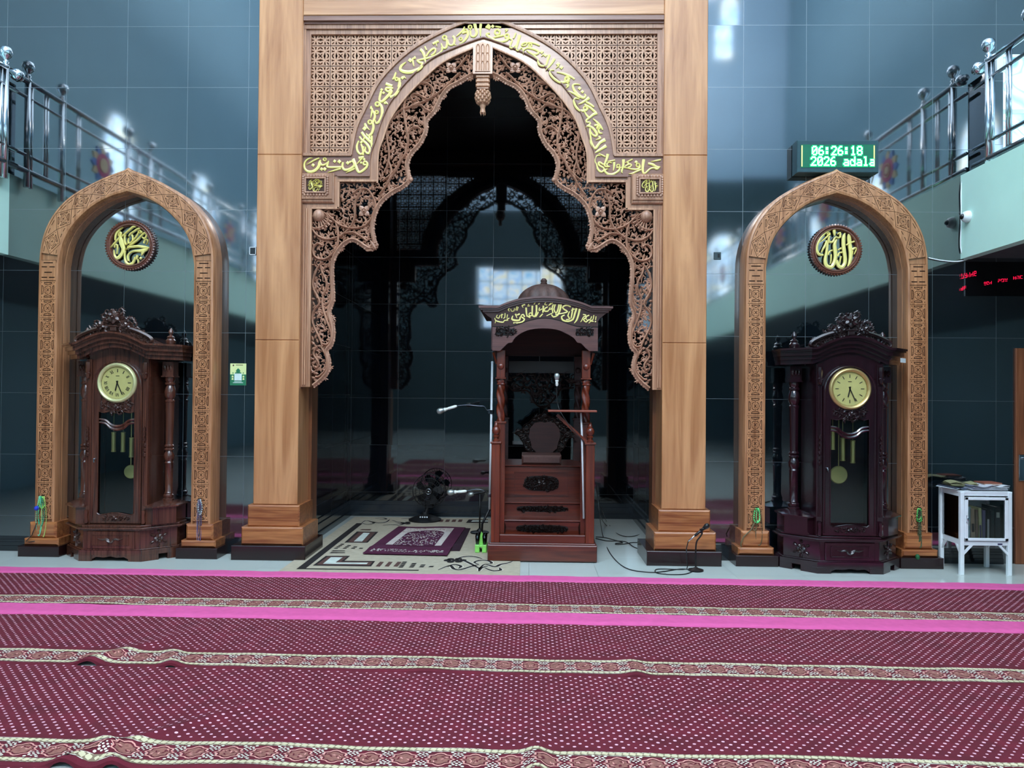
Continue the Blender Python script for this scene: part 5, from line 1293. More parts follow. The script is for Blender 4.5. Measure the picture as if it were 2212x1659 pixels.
b.prism(fl_l+gro2+fl_r+[(2*mx-0*x+x-mx*2+0, z) for x, z in []]+[(x, z) for x, z in low[::-1]], 6.948, 6.985, 0)
b.stroke([(x, z, .008) for x, z in gro2], 6.949, .004, 1, smooth=False)
pan = mbld(b, 'calligraphy_panel', ['mb_d', 'hole'])
b = MB()
for dz0, dz1, y, ex in ((-.052, -.034, 6.935, -.035), (-.034, -.018, 6.915, -.015), (-.018, 0, 6.895, 0)):
    up_ = [(tl[0]-ex, tl[1]+dz1)]+[(x, z+dz1) for x, z in topl]+[(tr_[0]+ex, tr_[1]+dz1)]
    dn_ = [(tl[0]-ex, tl[1]+dz0)]+[(x, z+dz0) for x, z in topl]+[(tr_[0]+ex, tr_[1]+dz0)]
    b.prism(dn_+up_[::-1], y, 6.99)
mbld(b, 'cornice', 'mb_p')
b = MB()
for s in (-1, 1): x = mx+s*.485; b.box(x-.012, x+.012, 6.985, 8.3, 1.99, 2.38)
b.box(mx-.62, mx+.62, 6.99, 8.35, 2.385, 2.405); b.box(mx-.49, mx+.49, 8.28, 8.3, 1.99, 2.385)
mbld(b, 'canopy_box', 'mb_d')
for s in (0, 1):
    q = T7([(310,512),(592,624)] if not s else [(1578,516),(1858,628)]); (xa, za), (xb, zb_) = q
    c = MB().box(xa, xb, 6.946, 6.951, zb_, za, 1); o_ = MB(); fill(o_, [(xa, za), (xb, za), (xb, zb_), (xa, zb_)], [], .03, .045, 7+s, 6.946, .006, 3000)
    c.add(o_.v, o_.f, 0); c.v = [(x-mx, y-my, z) for x, y, z in c.v]; c.build('carved_inlay', ['mb_c', 'hole'], front, 'auto')
d = MB(); n = 48; prof = []
for k in range(13):
    a = PI/2*k/12; prof.append((.262*cos(a)+.002, 2.46+.215*sin(a)**.95))
d.lathe([(.275, 2.405), (.275, 2.44), (.262, 2.45)]+prof, (mx+.005, 7.45, 0), 96, flute=.03, nf=12)
d.lathe([(.03, 2.67), (.035, 2.685), (.028, 2.69), (.034, 2.71), (.02, 2.73), (.003, 2.735)], (mx+.005, 7.45, 0), 16); mbld(d, 'dome', M['domewood'] if 'domewood' in M else wood('domewood', (58, 40, 36), (94, 68, 60), .6, 'Z', 1.2, .5, 0), 'auto')
T_M = [(1640,200,36,1620,290,30,1590,380,26,1550,430,10),(1590,190,32,1560,280,32,1530,370,28,1450,400,26,1370,380,28,1350,325,26,1400,300,18),(1530,185,26,1515,280,26,1500,355,18),(1500,225,14,1565,200,16),
 (1480,240,14,1450,310,24,1482,362,22,1420,372,14),(1495,170,22,1450,145,26,1400,150,26,1365,180,26,1400,215,24,1445,245,24,1380,270,20,1250,292,16),(1190,290,18,1220,330,24,1290,300,24,1330,200,30,1340,130,28),
 (1310,130,28,1290,220,26,1260,270,24,1228,205,22,1250,130,26),(1212,270,20,1200,180,22,1222,130,22),(1200,200,18,1150,210,20,1172,175,14),(1200,270,16,1110,312,14),(1130,170,20,1090,190,22,1070,232,24,1130,240,22,1155,200,14),
 (1060,150,28,1052,260,22),(1050,280,22,1000,332,16),(1000,180,18,990,230,20,1040,200,14),(980,250,18,940,320,26,890,310,24,882,240,24,885,150,30),(950,140,30,950,250,26,925,315,20),('o',855,290,24,20),(830,310,20,850,342,24,800,312,18),
 (785,180,30,790,260,26,800,325,20),(760,330,24,738,290,22,700,320,22,760,365,24,720,410,22,640,424,18,600,420,8),(615,280,28,640,350,10),(640,300,22,685,280,26),(690,330,24,680,380,28,605,384,34,558,362,30,575,310,14),
 (1100,95,16,1080,130,14,1120,140,12),(930,100,18,910,130,14),(830,125,16,810,160,14,850,150,12),(770,130,24,720,150,20,740,180,12),(1180,110,16,1140,150,16,1210,105,14),(1000,110,14,980,130,18),('d',590,425,24),('d',640,430,18),
 (660,170,16,640,230,14),(640,160,14,620,225,14),(600,190,14,590,235,14,555,240,12),(520,190,14,500,215,18,520,240,12),(540,200,12,550,240,12),
 (490,290,16,480,345,14),(450,270,16,445,340,16,420,350,14),(400,280,16,395,350,16),(370,300,16,350,350,18,310,330,16,330,295,12),(520,350,16,480,365,20,500,385,14,440,385,18,420,415,18,350,405,20,300,385,16,285,345,12),(420,290,14,380,300,14),(300,390,14,290,430,10),
 (1900,320,18,1890,380,14),(1865,300,18,1850,370,16,1820,385,14),(1830,320,16,1810,370,16),(1790,300,20,1750,320,20,1700,330,18,1670,390,16,1650,410,10),(1750,340,18,1700,370,22,1740,410,22,1790,370,18,1810,400,18,1780,430,10),(1690,290,20,1740,300,20),(1900,400,20,1880,410,18),(1860,400,18,1820,400,14),(1720,350,14,1760,380,16)]
g = MB(); glyphs(g, T_M, tracer(1030, 640, 7.373, 6.947), 6.947/FPX/7.373, 6.948, .006, 2)
g.v = [(x-mx, y-my, z) for x, y, z in g.v]; g.build('gold_lettering', 'gold', pan, 'auto')
# reading shelf on the right post
xa, xb = P2(1184, 888, 6.9)[0], P2(1289, 889, 6.9)[0]; zs = P2(1230, 886, 6.9)[1]
b = MB().bbox(xa, xb, 6.86, 7.05, zs-.018, zs, .005); mbld(b, 'reading_shelf', M['shelf'] if 'shelf' in M else mat('shelf', (130, 64, 46), .35))
pA, pB = P(1203, 896, 6.98), P(1268, 956, 6.98)
b = MB().prism(qline(pA.x, pA.z, pB.x, pB.z, .03), 6.965, 6.995); mbld(b, 'shelf_brace', 'mb')
# ================================================================ MICROPHONES
M['micgrille'] = mat('micgrille', (170, 178, 176), .35, metal=.7); M['micwhite'] = mat('micwhite', (232, 238, 232), .3); M['cable'] = mat('cable', (14, 18, 20), .5)
def mic(label, tip, end, head='micgrille', body='micwhite', r=.026, group='microphones'):
    tip = Vector(tip); end = Vector(end); d = (end-tip).normalized(); L = (end-tip).length
    root = thing('microphone', label, 'microphone', tuple(tip))
    q = d.to_track_quat('Z', 'Y').to_matrix()
    def tf(b): return b.xf(lambda x, y, z: tuple(q @ Vector((x, y, z))))
    tf(MB().lathe([(.006, -r), (r*.7, -r*.8), (r, -r*.2), (r, r*.3), (r*.75, r*1.2), (r*.6, r*1.5)], n=16)).build('grille', head, root, True)
    tf(MB().lathe([(r*.62, r*1.5), (r*.62, r*2.0), (r*.5, r*2.1), (r*.42, L*.5), (r*.5, L*.52), (r*.5, L*.9), (r*.3, L)], n=14)).build('body', body, root, 'auto')
    return root
# tall stand left of the pulpit
sp = P(1064, 1110, 6.86); sX, sY = P(1057.5, 1110, 7.62).x, 7.62
root = thing('microphone_stand', 'tall white microphone stand with two goosenecks left of the pulpit', 'microphone stand', (sX, sY, 0))
zt_ = P2(1065, 783, sY)[1]; zm = P2(1063, 1100, sY)[1]; xt_ = P2(1063.5, 783, sY)[0]-sX
MB().tube([(0, 0, zm), (xt_, 0, zt_)], .012, 10).ball((xt_, 0, zt_), .015, 8, 6).build('pole', 'white', root, True)
MB().tube([(-.085, 0, .02), (-.075, 0, zm*.6), (0, 0, zm)], .012, 8).build('lower_pole', 'black', root, True)
MB().lathe([(.06, .009), (.06, .02), (.03, .03), (.02, .05)], (-.085, 0, 0), 20).build('base', 'black', root, 'auto')
def goose(pxs, r, nm, m, root, org, Y):
    pts = [P(x, y, Y)-Vector(org) for x, y in pxs]; q = [Vector(p) for p in spline([tuple(p) for p in pts], 5)]
    return MB().tube(q, r, 6).build(nm, m, root, True)
for ys, pts in ((880, [(1064,884),(1052,886),(1046,878),(1035,877),(1010,875),(985,877),(975,880)]), (1060, [(1062,1072),(1052,1066),(1046,1060),(1030,1057),(1010,1060),(1000,1062)])):
    goose(pts, .005, 'gooseneck', 'chrome_dark', root, (sX, sY, 0), sY)
    c = P(1063, ys+10, sY); MB().lathe([(.018, -.02), (.02, -.018), (.02, .018), (.018, .02)], (c.x-sX, 0, c.z), 10).bbox(c.x-sX-.045, c.x-sX-.01, -.012, .012, c.z-.02, c.z+.015, .004).build('clamp', 'chrome_dark', root, 'auto')
mic('white microphone on the upper gooseneck of the tall stand', P(950, 888, sY), P(987, 877, sY), r=.031)
mic('white microphone on the lower gooseneck above the beige rug', P(972, 1064, sY), P(1008, 1061, sY), r=.031)
# black desk stand on the rug behind
fp_ = F(1036, 1153); root = thing('microphone_stand', 'black round-based microphone stand standing on the beige rug', 'microphone stand', (fp_.x, fp_.y, .01))
zz = P2(1036, 1070, fp_.y)[1]
MB().lathe([(.105, 0), (.105, .012), (.04, .022), (.015, .05)], n=20).build('base', 'black', root, 'auto'); MB().tube([(0, 0, .03), (0, 0, zz)], .009, 8).build('pole', 'black', root, True)
p2 = P(1020, 1068, fp_.y); MB().tube([(0, 0, zz-.01), (p2.x-fp_.x, 0, zz+.01)], .006, 6).build('boom', 'black', root, True)
mic('dark microphone with grey grille on the black round-based stand', P(1016, 1068, fp_.y), P(1050, 1062, fp_.y), body='black')
# stand in front of the right pillar
fp_ = F(1503, 1233); root = thing('microphone_stand', 'small black gooseneck microphone stand in front of the right pillar', 'microphone stand', (fp_.x, fp_.y, 0))
MB().lathe([(.068, 0), (.068, .012), (.03, .02), (.01, .035)], n=24).build('base', 'black', root, 'auto')
goose([(1503,1231),(1503,1190),(1505,1170),(1512,1160),(1517,1152)], .007, 'gooseneck', 'black', root, tuple(fp_), fp_.y)
c = P(1515, 1147, fp_.y)-fp_; MB().lathe([(.014, -.02), (.016, .02)], tuple(c), 10).build('clip', 'black', root, 'auto')
q1, q2 = P(1527, 1136, fp_.y), P(1500, 1158, fp_.y)
mic('black handheld microphone clipped on the small stand by the right pillar', q1, q2, 'black', 'black', .024)
MB_ = MB().tube([P(1503, 1155, fp_.y), P(1487, 1169, fp_.y)], [.008, .006]); tag(MB_.build('cable_plug', 'steel', None, True), 'silver cable plug on the microphone by the right pillar', 'plug')
def cable(label, pts, r=.0045, m='cable'):
    q = spline([tuple(p) for p in pts], 6); o = MB().tube(q, r, 6).build('cable', m, None, True); tag(o, label, 'cable'); return o
fz = lambda l: [F(x, y, .006) for x, y in l]
cable('black microphone cable looped on the floor before the right pillar', [P(1487,1169,fp_.y), P(1483,1185,fp_.y), P(1483,1200,fp_.y-.02)]+[F(1484,1228,.006)]+fz([(1470,1230),(1430,1229),(1416,1231),(1420,1238),(1450,1241),(1480,1240),(1497,1234)]))
cable('black cable crossing the floor from pulpit to the right pillar', [P(1287,1040,7.3), P(1292,1080,7.3), P(1296,1120,7.3)]+fz([(1303,1160),(1315,1190),(1335,1215),(1360,1230),(1400,1236),(1430,1235),(1470,1229),(1492,1231)]))
cable('black cable drooping from the pulpit to the right pillar', [P(1290,1090,7.6), P(1297,1115,7.6)]+fz([(1310,1135),(1340,1156),(1370,1158),(1395,1148)])+[P(1401,1145,7.55)])
cable('thin black cable hanging down behind the pulpit right side', [P(1289,1040,7.7), P(1292,1080,7.7), P(1302,1105,7.7)]+fz([(1310,1126),(1318,1136)]), .003)
cable('tangled black cables on the floor between pulpit and right pillar', fz([(1287,1160),(1305,1161),(1325,1166),(1345,1172),(1330,1174),(1332,1176),(1350,1175),(1365,1172),(1380,1172),(1392,1174),(1386,1179),(1378,1180),(1384,1175),(1392,1172)]), .005)
cable('black cable lying flat on the floor right of the pulpit', fz([(1287,1163),(1310,1168),(1350,1170),(1370,1182),(1395,1190)]), .005)
p_ = P(1203, 812, 6.9)
mic('microphone with round grille above the pulpit reading shelf', (p_.x, 6.9, p_.z), (P(1203, 834, 6.9).x, 6.9, P(1203, 834, 6.9).z))
o = cable('dark gooseneck cable holding the pulpit microphone', [P(x, y, 6.92 if y < 890 else 6.86) for x, y in ((1203,834),(1203,860),(1206,878),(1212,892),(1225,912),(1240,932),(1262,954))], .0045)
stf = MB().tube([P(1255, 892, 6.99), P(1257, 940, 6.99), P(1261, 1120, 6.99)], .010, 8); tag(stf.build('staff', 'white', None, True), 'thin white staff leaning inside the pulpit at right', 'staff')
# ================================================================ FAN
M['fanblk'] = mat('fanblk', (4, 5, 8), .6)
fp_ = F(921, 1122); fy = fp_.y-.12
root = thing('floor_fan', 'black pedestal fan standing at the back wall of the alcove', 'fan', (fp_.x, fy, .01))
zc = P2(927, 1062, fy)[1]; ox = P2(927, 1062, fy)[0]-fp_.x
MB().lathe([(.20, 0), (.20, .015), (.14, .04), (.05, .07), (.03, .10)], n=24).build('base', 'fanblk', root, 'auto')
MB().tube([(0, 0, .06), (ox*.6, .02, zc-.2)], .022, 10).bbox(ox-.05, ox+.05, -.0, .1, zc-.22, zc-.1, .01).build('neck', 'fanblk', root, 'auto')
g = MB()
for r, y in ((.20, .0), (.205, .05), (.16, -.025), (.11, -.04), (.06, -.045)): g.tube([(ox+r*cos(2*PI*k/28), y-.02, zc+r*sin(2*PI*k/28)) for k in range(28)], .0035, 5, closed=True)
for k in range(36): a = 2*PI*k/36; g.tube([(ox+.04*cos(a), -.065, zc+.04*sin(a)), (ox+.13*cos(a+.1), -.058, zc+.13*sin(a+.1)), (ox+.2*cos(a+.2), -.02, zc+.2*sin(a+.2)), (ox+.205*cos(a+.2), .03, zc+.205*sin(a+.2))], .002, 4)
g.build('grille', 'fanblk', root, True)
g = MB()
for k in range(5): a = 2*PI*k/5; g.add([(ox+.03*cos(a), -.02, zc+.03*sin(a)), (ox+.16*cos(a-.25), -.03, zc+.16*sin(a-.25)), (ox+.18*cos(a+.1), -.01, zc+.18*sin(a+.1)), (ox+.15*cos(a+.45), .012, zc+.15*sin(a+.45)), (ox+.03*cos(a+.6), .01, zc+.03*sin(a+.6))], [(0, 1, 2, 3, 4)])
g.build('blades', 'fanblk', root)
MB().lathe([(.04, -.075), (.045, -.07), (.045, -.05)], (ox, 0, zc), 20, 'Y').build('hub_cap', 'fanblk', root, 'auto')
MB().tube([(ox+.033*cos(2*PI*k/20), -.076, zc+.033*sin(2*PI*k/20)) for k in range(20)], .003, 5, closed=True).box(ox-.018, ox+.018, -.078, -.075, zc-.005, zc+.005).build('hub_badge', 'steel', root, True)
g = MB()
for k in range(4): g.box(-.045+k*.027, -.03+k*.027, -.145, -.14, .055, .07)
g.build('buttons', 'white', root); 
# ================================================================ CUP CADDY
M['lime'] = mat('lime', (150, 232, 110), .4); M['cupglass'] = clearglass('cupglass', (190, 214, 210))
fp_ = F(1039, 1194); root = thing('cup_caddy', 'lime green plastic caddy with handle on the rug beside the pulpit', 'caddy', (fp_.x, fp_.y, .01))
g = MB()
for s in (-1, 1): g.bbox(s*.035-.022, s*.035+.022, -.05, .13, 0, .075, .006)
g.bbox(-.05, .05, -.045, .125, .05, .07, .004); g.build('tray', 'lime', root)
MB().prism([(-.02, .07), (.02, .07), (.012, .17), (0, .185), (-.008, .17)], .02, .045).build('handle', 'lime', root, bevel=.003)
for k, (x, y) in enumerate(((-.035, -.02), (-.035, .04), (-.035, .1), (.035, -.02), (.035, .04), (.035, .1))):
    c = MB().lathe([(.017, .0), (.022, .085), (.020, .085), (.015, .004)], n=14).build('drinking_cup', 'cupglass', None, True); c.location = (fp_.x+x, fp_.y+y, .088)
    tag(c, 'clear plastic cup %s of the green caddy' % ('standing in the left row' if x < 0 else 'standing in the right row'), 'cup', 'clear cups in the green caddy')
# ================================================================ WHITE CABINET AND PAPERS
tx, ty = 4.06, 6.83; root = thing('glass_cabinet', 'small white wooden cabinet with glass door on four legs', 'cabinet', (tx, ty, 0)); wdt, dp = .208, .16
zt_ = .735
for sx_ in (-1, 1):
    for sy_ in (-1, 1): MB().bbox(sx_*wdt-.017, sx_*wdt+.017, sy_*dp-.017, sy_*dp+.017, 0, zt_, .003).build('leg', 'white', root)
MB().box(-wdt+.017, wdt-.017, -dp, dp, .26, .285).box(-wdt, -wdt+.012, -dp, dp, .26, .31).box(wdt-.012, wdt, -dp, dp, .26, .31).box(-wdt, wdt, dp-.012, dp, .26, .7, 0).bbox(-wdt, wdt, -dp-.005, -dp+.012, .262, .30, .002).build('shelf_frame', 'white', root)
MB().box(-wdt-.005, wdt+.02, -dp-.01, dp+.01, .725, .74).bbox(-wdt, wdt, -dp-.008, -dp+.012, .70, .728, .002).box(-wdt, -wdt+.012, -dp, dp, .69, .728).box(wdt-.012, wdt, -dp, dp, .69, .728).build('top', 'white', root)
dr = MB()
for x0, x1, z0, z1 in ((-.19, .19, .305, .33), (-.19, .19, .665, .69), (-.19, -.16, .305, .69), (.16, .19, .305, .69)): dr.bbox(x0, x1, -dp-.022, -dp-.004, z0, z1, .003)
dr = dr.build('door', 'white', root)
MB().box(-.162, .162, -dp-.014, -dp-.011, .328, .667).build('door_glass', 'glass', dr); MB().tube([(-.176, -dp-.024, .47), (-.176, -dp-.04, .475), (-.176, -dp-.04, .52), (-.176, -dp-.024, .525)], .005, 6).build('door_handle', 'steel', dr, True)
MB().box(-wdt-.002, -wdt+.002, -dp+.02, dp-.02, .31, .69).build('side_glass', 'glass', root); MB().box(wdt-.002, wdt+.002, -dp+.02, dp-.02, .31, .69).build('side_glass', 'glass', root)
br = MB()
for s in (-1, 1):
    br.prism([(s*(wdt-.015), .20), (s*(wdt-.015), .175), (s*(wdt-.095), .262), (s*(wdt-.07), .262)], -dp-.01, -dp+.006)
for s in (-1, 1):
    for t in (-1, 1):
        q = MB().prism([(t*(dp-.015), .20), (t*(dp-.015), .175), (t*(dp-.085), .262), (t*(dp-.06), .262)], -.008, .008); q.xf(lambda x, y, z, s=s: (s*wdt+y, x, z)); br.add(q.v, q.f)
br.build('corner_braces', 'white', root)
MB().box(.105, .145, -dp-.0075, -dp-.005, .27, .282).build('name_tag', mat('nametag', (50, 50, 90), .4), root)
# books
def book(label, x0, x1, y0, y1, z0, z1, c, lean=0, group='books in the white cabinet', band=None):
    root = thing('book', label, 'book', (tx+(x0+x1)/2, ty+y0, z0), group=group); w, d, h = x1-x0, y1-y0, z1-z0
    m = mat('book_'+str(len(M)+random.randint(0, 9999)), c, .5)
    b = MB().bbox(-w/2, w/2, 0, .004, 0, h, .001).box(-w/2, -w/2+.002, 0, d, 0, h).box(w/2-.002, w/2, 0, d, 0, h); b.build('cover', m, root)
    MB().box(-w/2+.002, w/2-.002, .004, d-.004, .003, h-.004).build('pages', 'creamw', root)
    if band: MB().box(-w*.3, w*.3, -.001, 0, h*band[0], h*band[1]).build('spine_label', mat('bl', band[2], .5), root)
    root.rotation_euler = (0, lean, 0); return root
zf = .287; random.seed(4)
book('pale blue and white ringed book at the left of the cabinet door', -.152, -.122, -.14, .06, zf, .60, (190, 222, 222), .02, band=(.45, .6, (230, 236, 226)))
book('tan book leaning beside the pale blue one in the cabinet', -.110, -.072, -.14, .06, zf, .585, (206, 176, 140), -.04, band=(.3, .55, (70, 50, 40)))
book('brown thin book behind the glass door', -.066, -.046, -.135, .06, zf, .57, (160, 130, 104), -.02)
book('pale yellow book with violet lower half in the cabinet', -.040, -.014, -.14, .06, zf, .59, (224, 218, 150), -.03, band=(.0, .5, (90, 70, 110)))
book('violet grey book in the middle of the cabinet', -.010, .016, -.135, .06, zf, .57, (126, 116, 150), 0)
book('black book with a white marking in the cabinet', .024, .052, -.14, .06, zf, .58, (22, 22, 22), 0, band=(.1, .7, (210, 210, 200)))
book('dark green book toward the right of the cabinet', .060, .092, -.135, .06, zf, .57, (34, 46, 38), 0)
book('black book with a light patch at the right of the cabinet', .100, .146, -.14, .06, zf, .60, (26, 28, 26), 0, band=(.7, .85, (200, 200, 180)))
bl = MB().bbox(-.001, .004, -.07, .07, .0, .19, .001); 
o = bl.build('book', mat('bkred', (150, 50, 60), .5)); o.location = (tx-.196, ty+.0, zf); tag(o, 'dark red book standing against the left side glass of the cabinet', 'book')
o = MB().bbox(-.001, .004, -.06, .07, .0, .13, .001).build('book', mat('bkblue', (190, 224, 236), .5)); o.location = (tx-.196, ty-.01, zf+.195); tag(o, 'light blue booklet standing above the dark red book by the side glass', 'book')
def sheetpile(label, cx, cy, w, d, z, n, c, seed, name='newspaper', th=.0035, yaw=0, cat='newspaper', sag=0):
    rd = random.Random(seed); b = MB()
    for k in range(n):
        ox, oy, a = rd.uniform(-.012, .012), rd.uniform(-.01, .01), rd.uniform(-.09, .09)
        vs = []; m_ = 8
        for i in range(m_+1):
            for j in (0, 1):
                x = -w/2+w*i/m_; y = (-d/2, d/2)[j]; X = x*cos(a)-y*sin(a)+ox; Y = x*sin(a)+y*cos(a)+oy
                zz_ = k*th+(.008*sin(i*.9+k) if k > n-3 else .001*sin(i+k))*(1 if i in (0, 1, m_, m_-1) or k > n-3 else .5)
                if sag and x < -w/2+sag: zz_ -= (-(x)+(-w/2+sag))*.35*(-1 if False else 1)
                vs += [(X, Y, zz_+.002), (X, Y, zz_+.002+th*.8)]
        fs = []
        for i in range(m_):
            o_ = i*4; fs += [(o_+1, o_+5, o_+7, o_+3), (o_, o_+2, o_+6, o_+4), (o_, o_+4, o_+5, o_+1), (o_+2, o_+3, o_+7, o_+6)]
        fs += [(0, 1, 3, 2), (m_*4, m_*4+2, m_*4+3, m_*4+1)]
        b.add(vs, fs, k % 2)
    o = b.build(name, [mat('pp', c[0], .7), mat('pp2', c[1], .7)]); o.location = (cx, cy, z); o.rotation_euler = (0, 0, yaw); tag(o, label, cat); return o
sheetpile('white board with a dark stripe sticking out left of the cabinet top', tx-.165, ty+.02, .15, .25, .745, 2, ((196, 210, 218), (60, 70, 90)), 1, 'folder', .006, .15, 'folder')
sheetpile('pile of greenish crumpled newspapers on the left of the cabinet', tx-.10, ty+.05, .22, .20, .762, 7, ((150, 150, 110), (70, 70, 52)), 2, 'newspaper', .005, -.2)
sheetpile('pile of grey white papers in the middle of the cabinet top', tx+.0, ty-.04, .22, .2, .748, 9, ((190, 194, 204), (140, 146, 166)), 3, 'papers', .004, .1, 'papers')
sheetpile('thick white paper stack on the right of the cabinet top', tx+.14, ty-.01, .16, .24, .748, 9, ((206, 212, 218), (170, 176, 186)), 4, 'papers', .004, .0, 'papers')
rb = thing('book', 'reddish brown book lying on the white papers', 'book', (tx+.12, ty, .788)); MB().bbox(-.08, .08, -.08, .08, .01, .018, .002).bbox(-.08, .08, -.08, .08, 0, .002, .0005).build('cover', mat('bkbrown', (146, 84, 66), .5), rb); MB().box(-.076, .076, -.076, .078, .002, .010).build('pages', 'creamw', rb)
# ================================================================ ROSARIES
def rosary(label, cx, ztop, strands, Y=6.94, hook=True):
    root = thing('prayer_beads', label, 'prayer beads', (cx, Y, ztop), group='prayer beads hanging on the arch legs')
    if hook: MB().tube([(0, .012, .01), (0, -.02, .005), (0, -.028, .015)], .004, 6).build('hook', 'black', root, True)
    for col, dx, w, ln, r in strands:
        pts = []
        n = int((2*ln+w)/(r*1.9))
        for k in range(n):
            a = 2*PI*k/n; pts.append((dx+w/2*sin(a)*(1-.25*cos(a)), -.015-.006*sin(3*a), -ln/2+ln/2*cos(a)))
        b = MB()
        for p in pts: b.ball(p, r, 6, 4)
        b.build('bead_loop', mat('bead', col, .3), root, True)
    return root
a_ = lambda x: P2(x, 1080, 6.94)[0]; z_ = lambda y: P2(90, y, 6.94)[1]
rosary('green and pale bead strands hanging on the leftmost arch leg', a_(94), z_(1072), [((150, 230, 110), -.004, .05, .11, .007), ((120, 210, 170), -.03, .05, .37, .006), ((80, 190, 140), -.02, .03, .33, .006), ((190, 220, 120), .015, .04, .38, .005), ((60, 160, 120), -.01, .05, .28, .006)])
o = MB().ball((0, 0, 0), .022, 10, 7).build('tassel', mat('tassel', (40, 60, 190), .7), None, True); o.location = (a_(83), 6.915, z_(1097)); tag(o, 'round blue tassel beside the green beads on the leftmost arch leg', 'tassel')
c_ = MB().tube([(a_(84), 6.91, z_(1130)), (a_(76), 6.90, z_(1155)), (a_(64), 6.895, z_(1168)), (a_(72), 6.895, z_(1169)), (a_(83), 6.895, z_(1167))], .004, 6).build('cord', 'black', None, True); tag(c_, 'black cord hanging from the leftmost beads over the arch base', 'cord')
rosary('grey and dark bead strands hanging on the second arch leg', a_(432), z_(1075), [((110, 120, 120), 0, .04, .12, .007), ((170, 176, 180), .01, .03, .14, .008), ((70, 70, 90), 0, .02, .34, .006), ((90, 80, 130), .005, .03, .42, .005), ((150, 140, 160), -.01, .02, .45, .004)])
rosary('green and olive beads hanging on the arch leg right of pillar', a_(1634), P2(1634, 1098, 6.94)[1], [((80, 210, 120), 0, .055, .13, .008), ((140, 240, 150), .01, .03, .12, .007), ((90, 80, 50), .02, .06, .34, .005), ((120, 100, 60), -.02, .04, .2, .005)])
c_ = MB().tube([P(1632, 1125, 6.93), P(1622, 1145, 6.91), P(1606, 1160, 6.90), P(1600, 1175, 6.89), P(1602, 1182, 6.89)], .005, 6).build('bead_cord', mat('olive', (96, 90, 60), .5), None, True); tag(c_, 'olive bead cord swinging left of the green beads by the dark clock', 'cord')
rosary('dark green bead strands hanging on the rightmost arch leg', a_(1984), P2(1984, 1098, 6.94)[1], [((60, 170, 80), 0, .045, .12, .008), ((150, 230, 120), -.005, .035, .10, .005), ((70, 90, 60), .01, .02, .36, .006), ((50, 80, 50), 0, .02, .30, .006)])
o = MB().ball((0, 0, 0), .02, 10, 7, sz=1.3).build('tassel', mat('tassel_g', (20, 90, 50), .7), None, True); o.location = P(1982, 1203, 6.87); tag(o, 'dark green tassel at the bottom of the rightmost beads', 'tassel')
# ================================================================ WALL ITEMS
# poster
pa, pb = P2(497.5, 785, YW-.004), P2(531.5, 832.5, YW-.004); cx_, cz_ = (pa[0]+pb[0])/2, pb[1]; pw, ph = pb[0]-pa[0], pa[1]-pb[1]
po = thing('wall_poster', 'small yellow and green poster stuck on the dark wall beside the pillar', 'poster', (cx_, YW, cz_))
M['py'] = mat('py', (222, 236, 166), .5, noise_amt=.04); M['pg'] = mat('pg', (36, 122, 84), .5); M['pw'] = mat('pw', (214, 236, 232), .5)
MB().box(-pw/2, pw/2, -.005, -.001, 0, ph).build('sheet', 'py', po)
g = MB(); U = lambda l: [((x-.5)*pw, (1-y)*ph) for x, y in l]
g.prism(U([(0,.5),(.3,.5),(.3,.42),(.4,.40),(.36,.34),(.42,.27),(.5,.22),(.58,.27),(.64,.34),(.60,.40),(.7,.42),(.7,.5),(1,.5),(1,1),(0,1)])[::-1], -.0065, -.005, 0)
for x in (.18, .82): g.prism(U([(x-.04,.46),(x,.39),(x+.04,.46)])[::-1], -.0065, -.005, 0)
g.prism(U([(.27,.46),(.73,.46),(.73,.78),(.27,.78)])[::-1], -.0075, -.0065, 1)
for x in (.16, .84):
    for y in (.6, .71): g.prism(U([(x-.06,y+.04),(x-.05,y-.03),(x,y-.05),(x+.05,y-.03),(x+.06,y+.04)])[::-1], -.0075, -.0065, 2)
for x0, x1, y in ((.27, .73, .835), (.18, .82, .88)): g.prism(U([(x0,y-.012),(x1,y-.012),(x1,y+.012),(x0,y+.012)])[::-1], -.0075, -.0065, 1)
g.prism(U([(.2+.05*cos(a*PI/4), .09+.04*sin(a*PI/4)) for a in range(8)]), -.0065, -.005, 3); g.prism(U([(.35,.06),(.8,.06),(.8,.085),(.35,.085)])[::-1], -.0065, -.005, 3)
g.build('print', ['pg', 'pw', 'py', 'rug_br'], po)
# sockets
def socket(label, x0, y0, x1, y1, dark):
    a, c = P2(x0, y0, YW), P2(x1, y1, YW); w, h_ = c[0]-a[0], a[1]-c[1]
    r = thing('wall_socket', label, 'socket', ((a[0]+c[0])/2, YW, c[1]))
    MB().bbox(-w/2, w/2, -.012, 0, 0, h_, .003).build('plate', mat('sockp', (60, 74, 78) if dark else (30, 36, 40), .3), r)
    if not dark:
        m_ = MB()
        for q in ((-w/2, w/2, 0, .006), (-w/2, w/2, h_-.006, h_), (-w/2, -w/2+.006, 0, h_), (w/2-.006, w/2, 0, h_)): m_.box(q[0], q[1], -.015, -.012, q[2], q[3])
        m_.build('rim', 'white', r)
    else: MB().box(.0, w*.3, -.014, -.012, h_*.25, h_*.75).build('switch_key', 'black', r)
socket('small dark socket with a light rim left of the left pillar', 540, 534, 554, 551, False)
socket('small grey wall switch right of the right pillar', 1542, 545, 1557, 561, True)
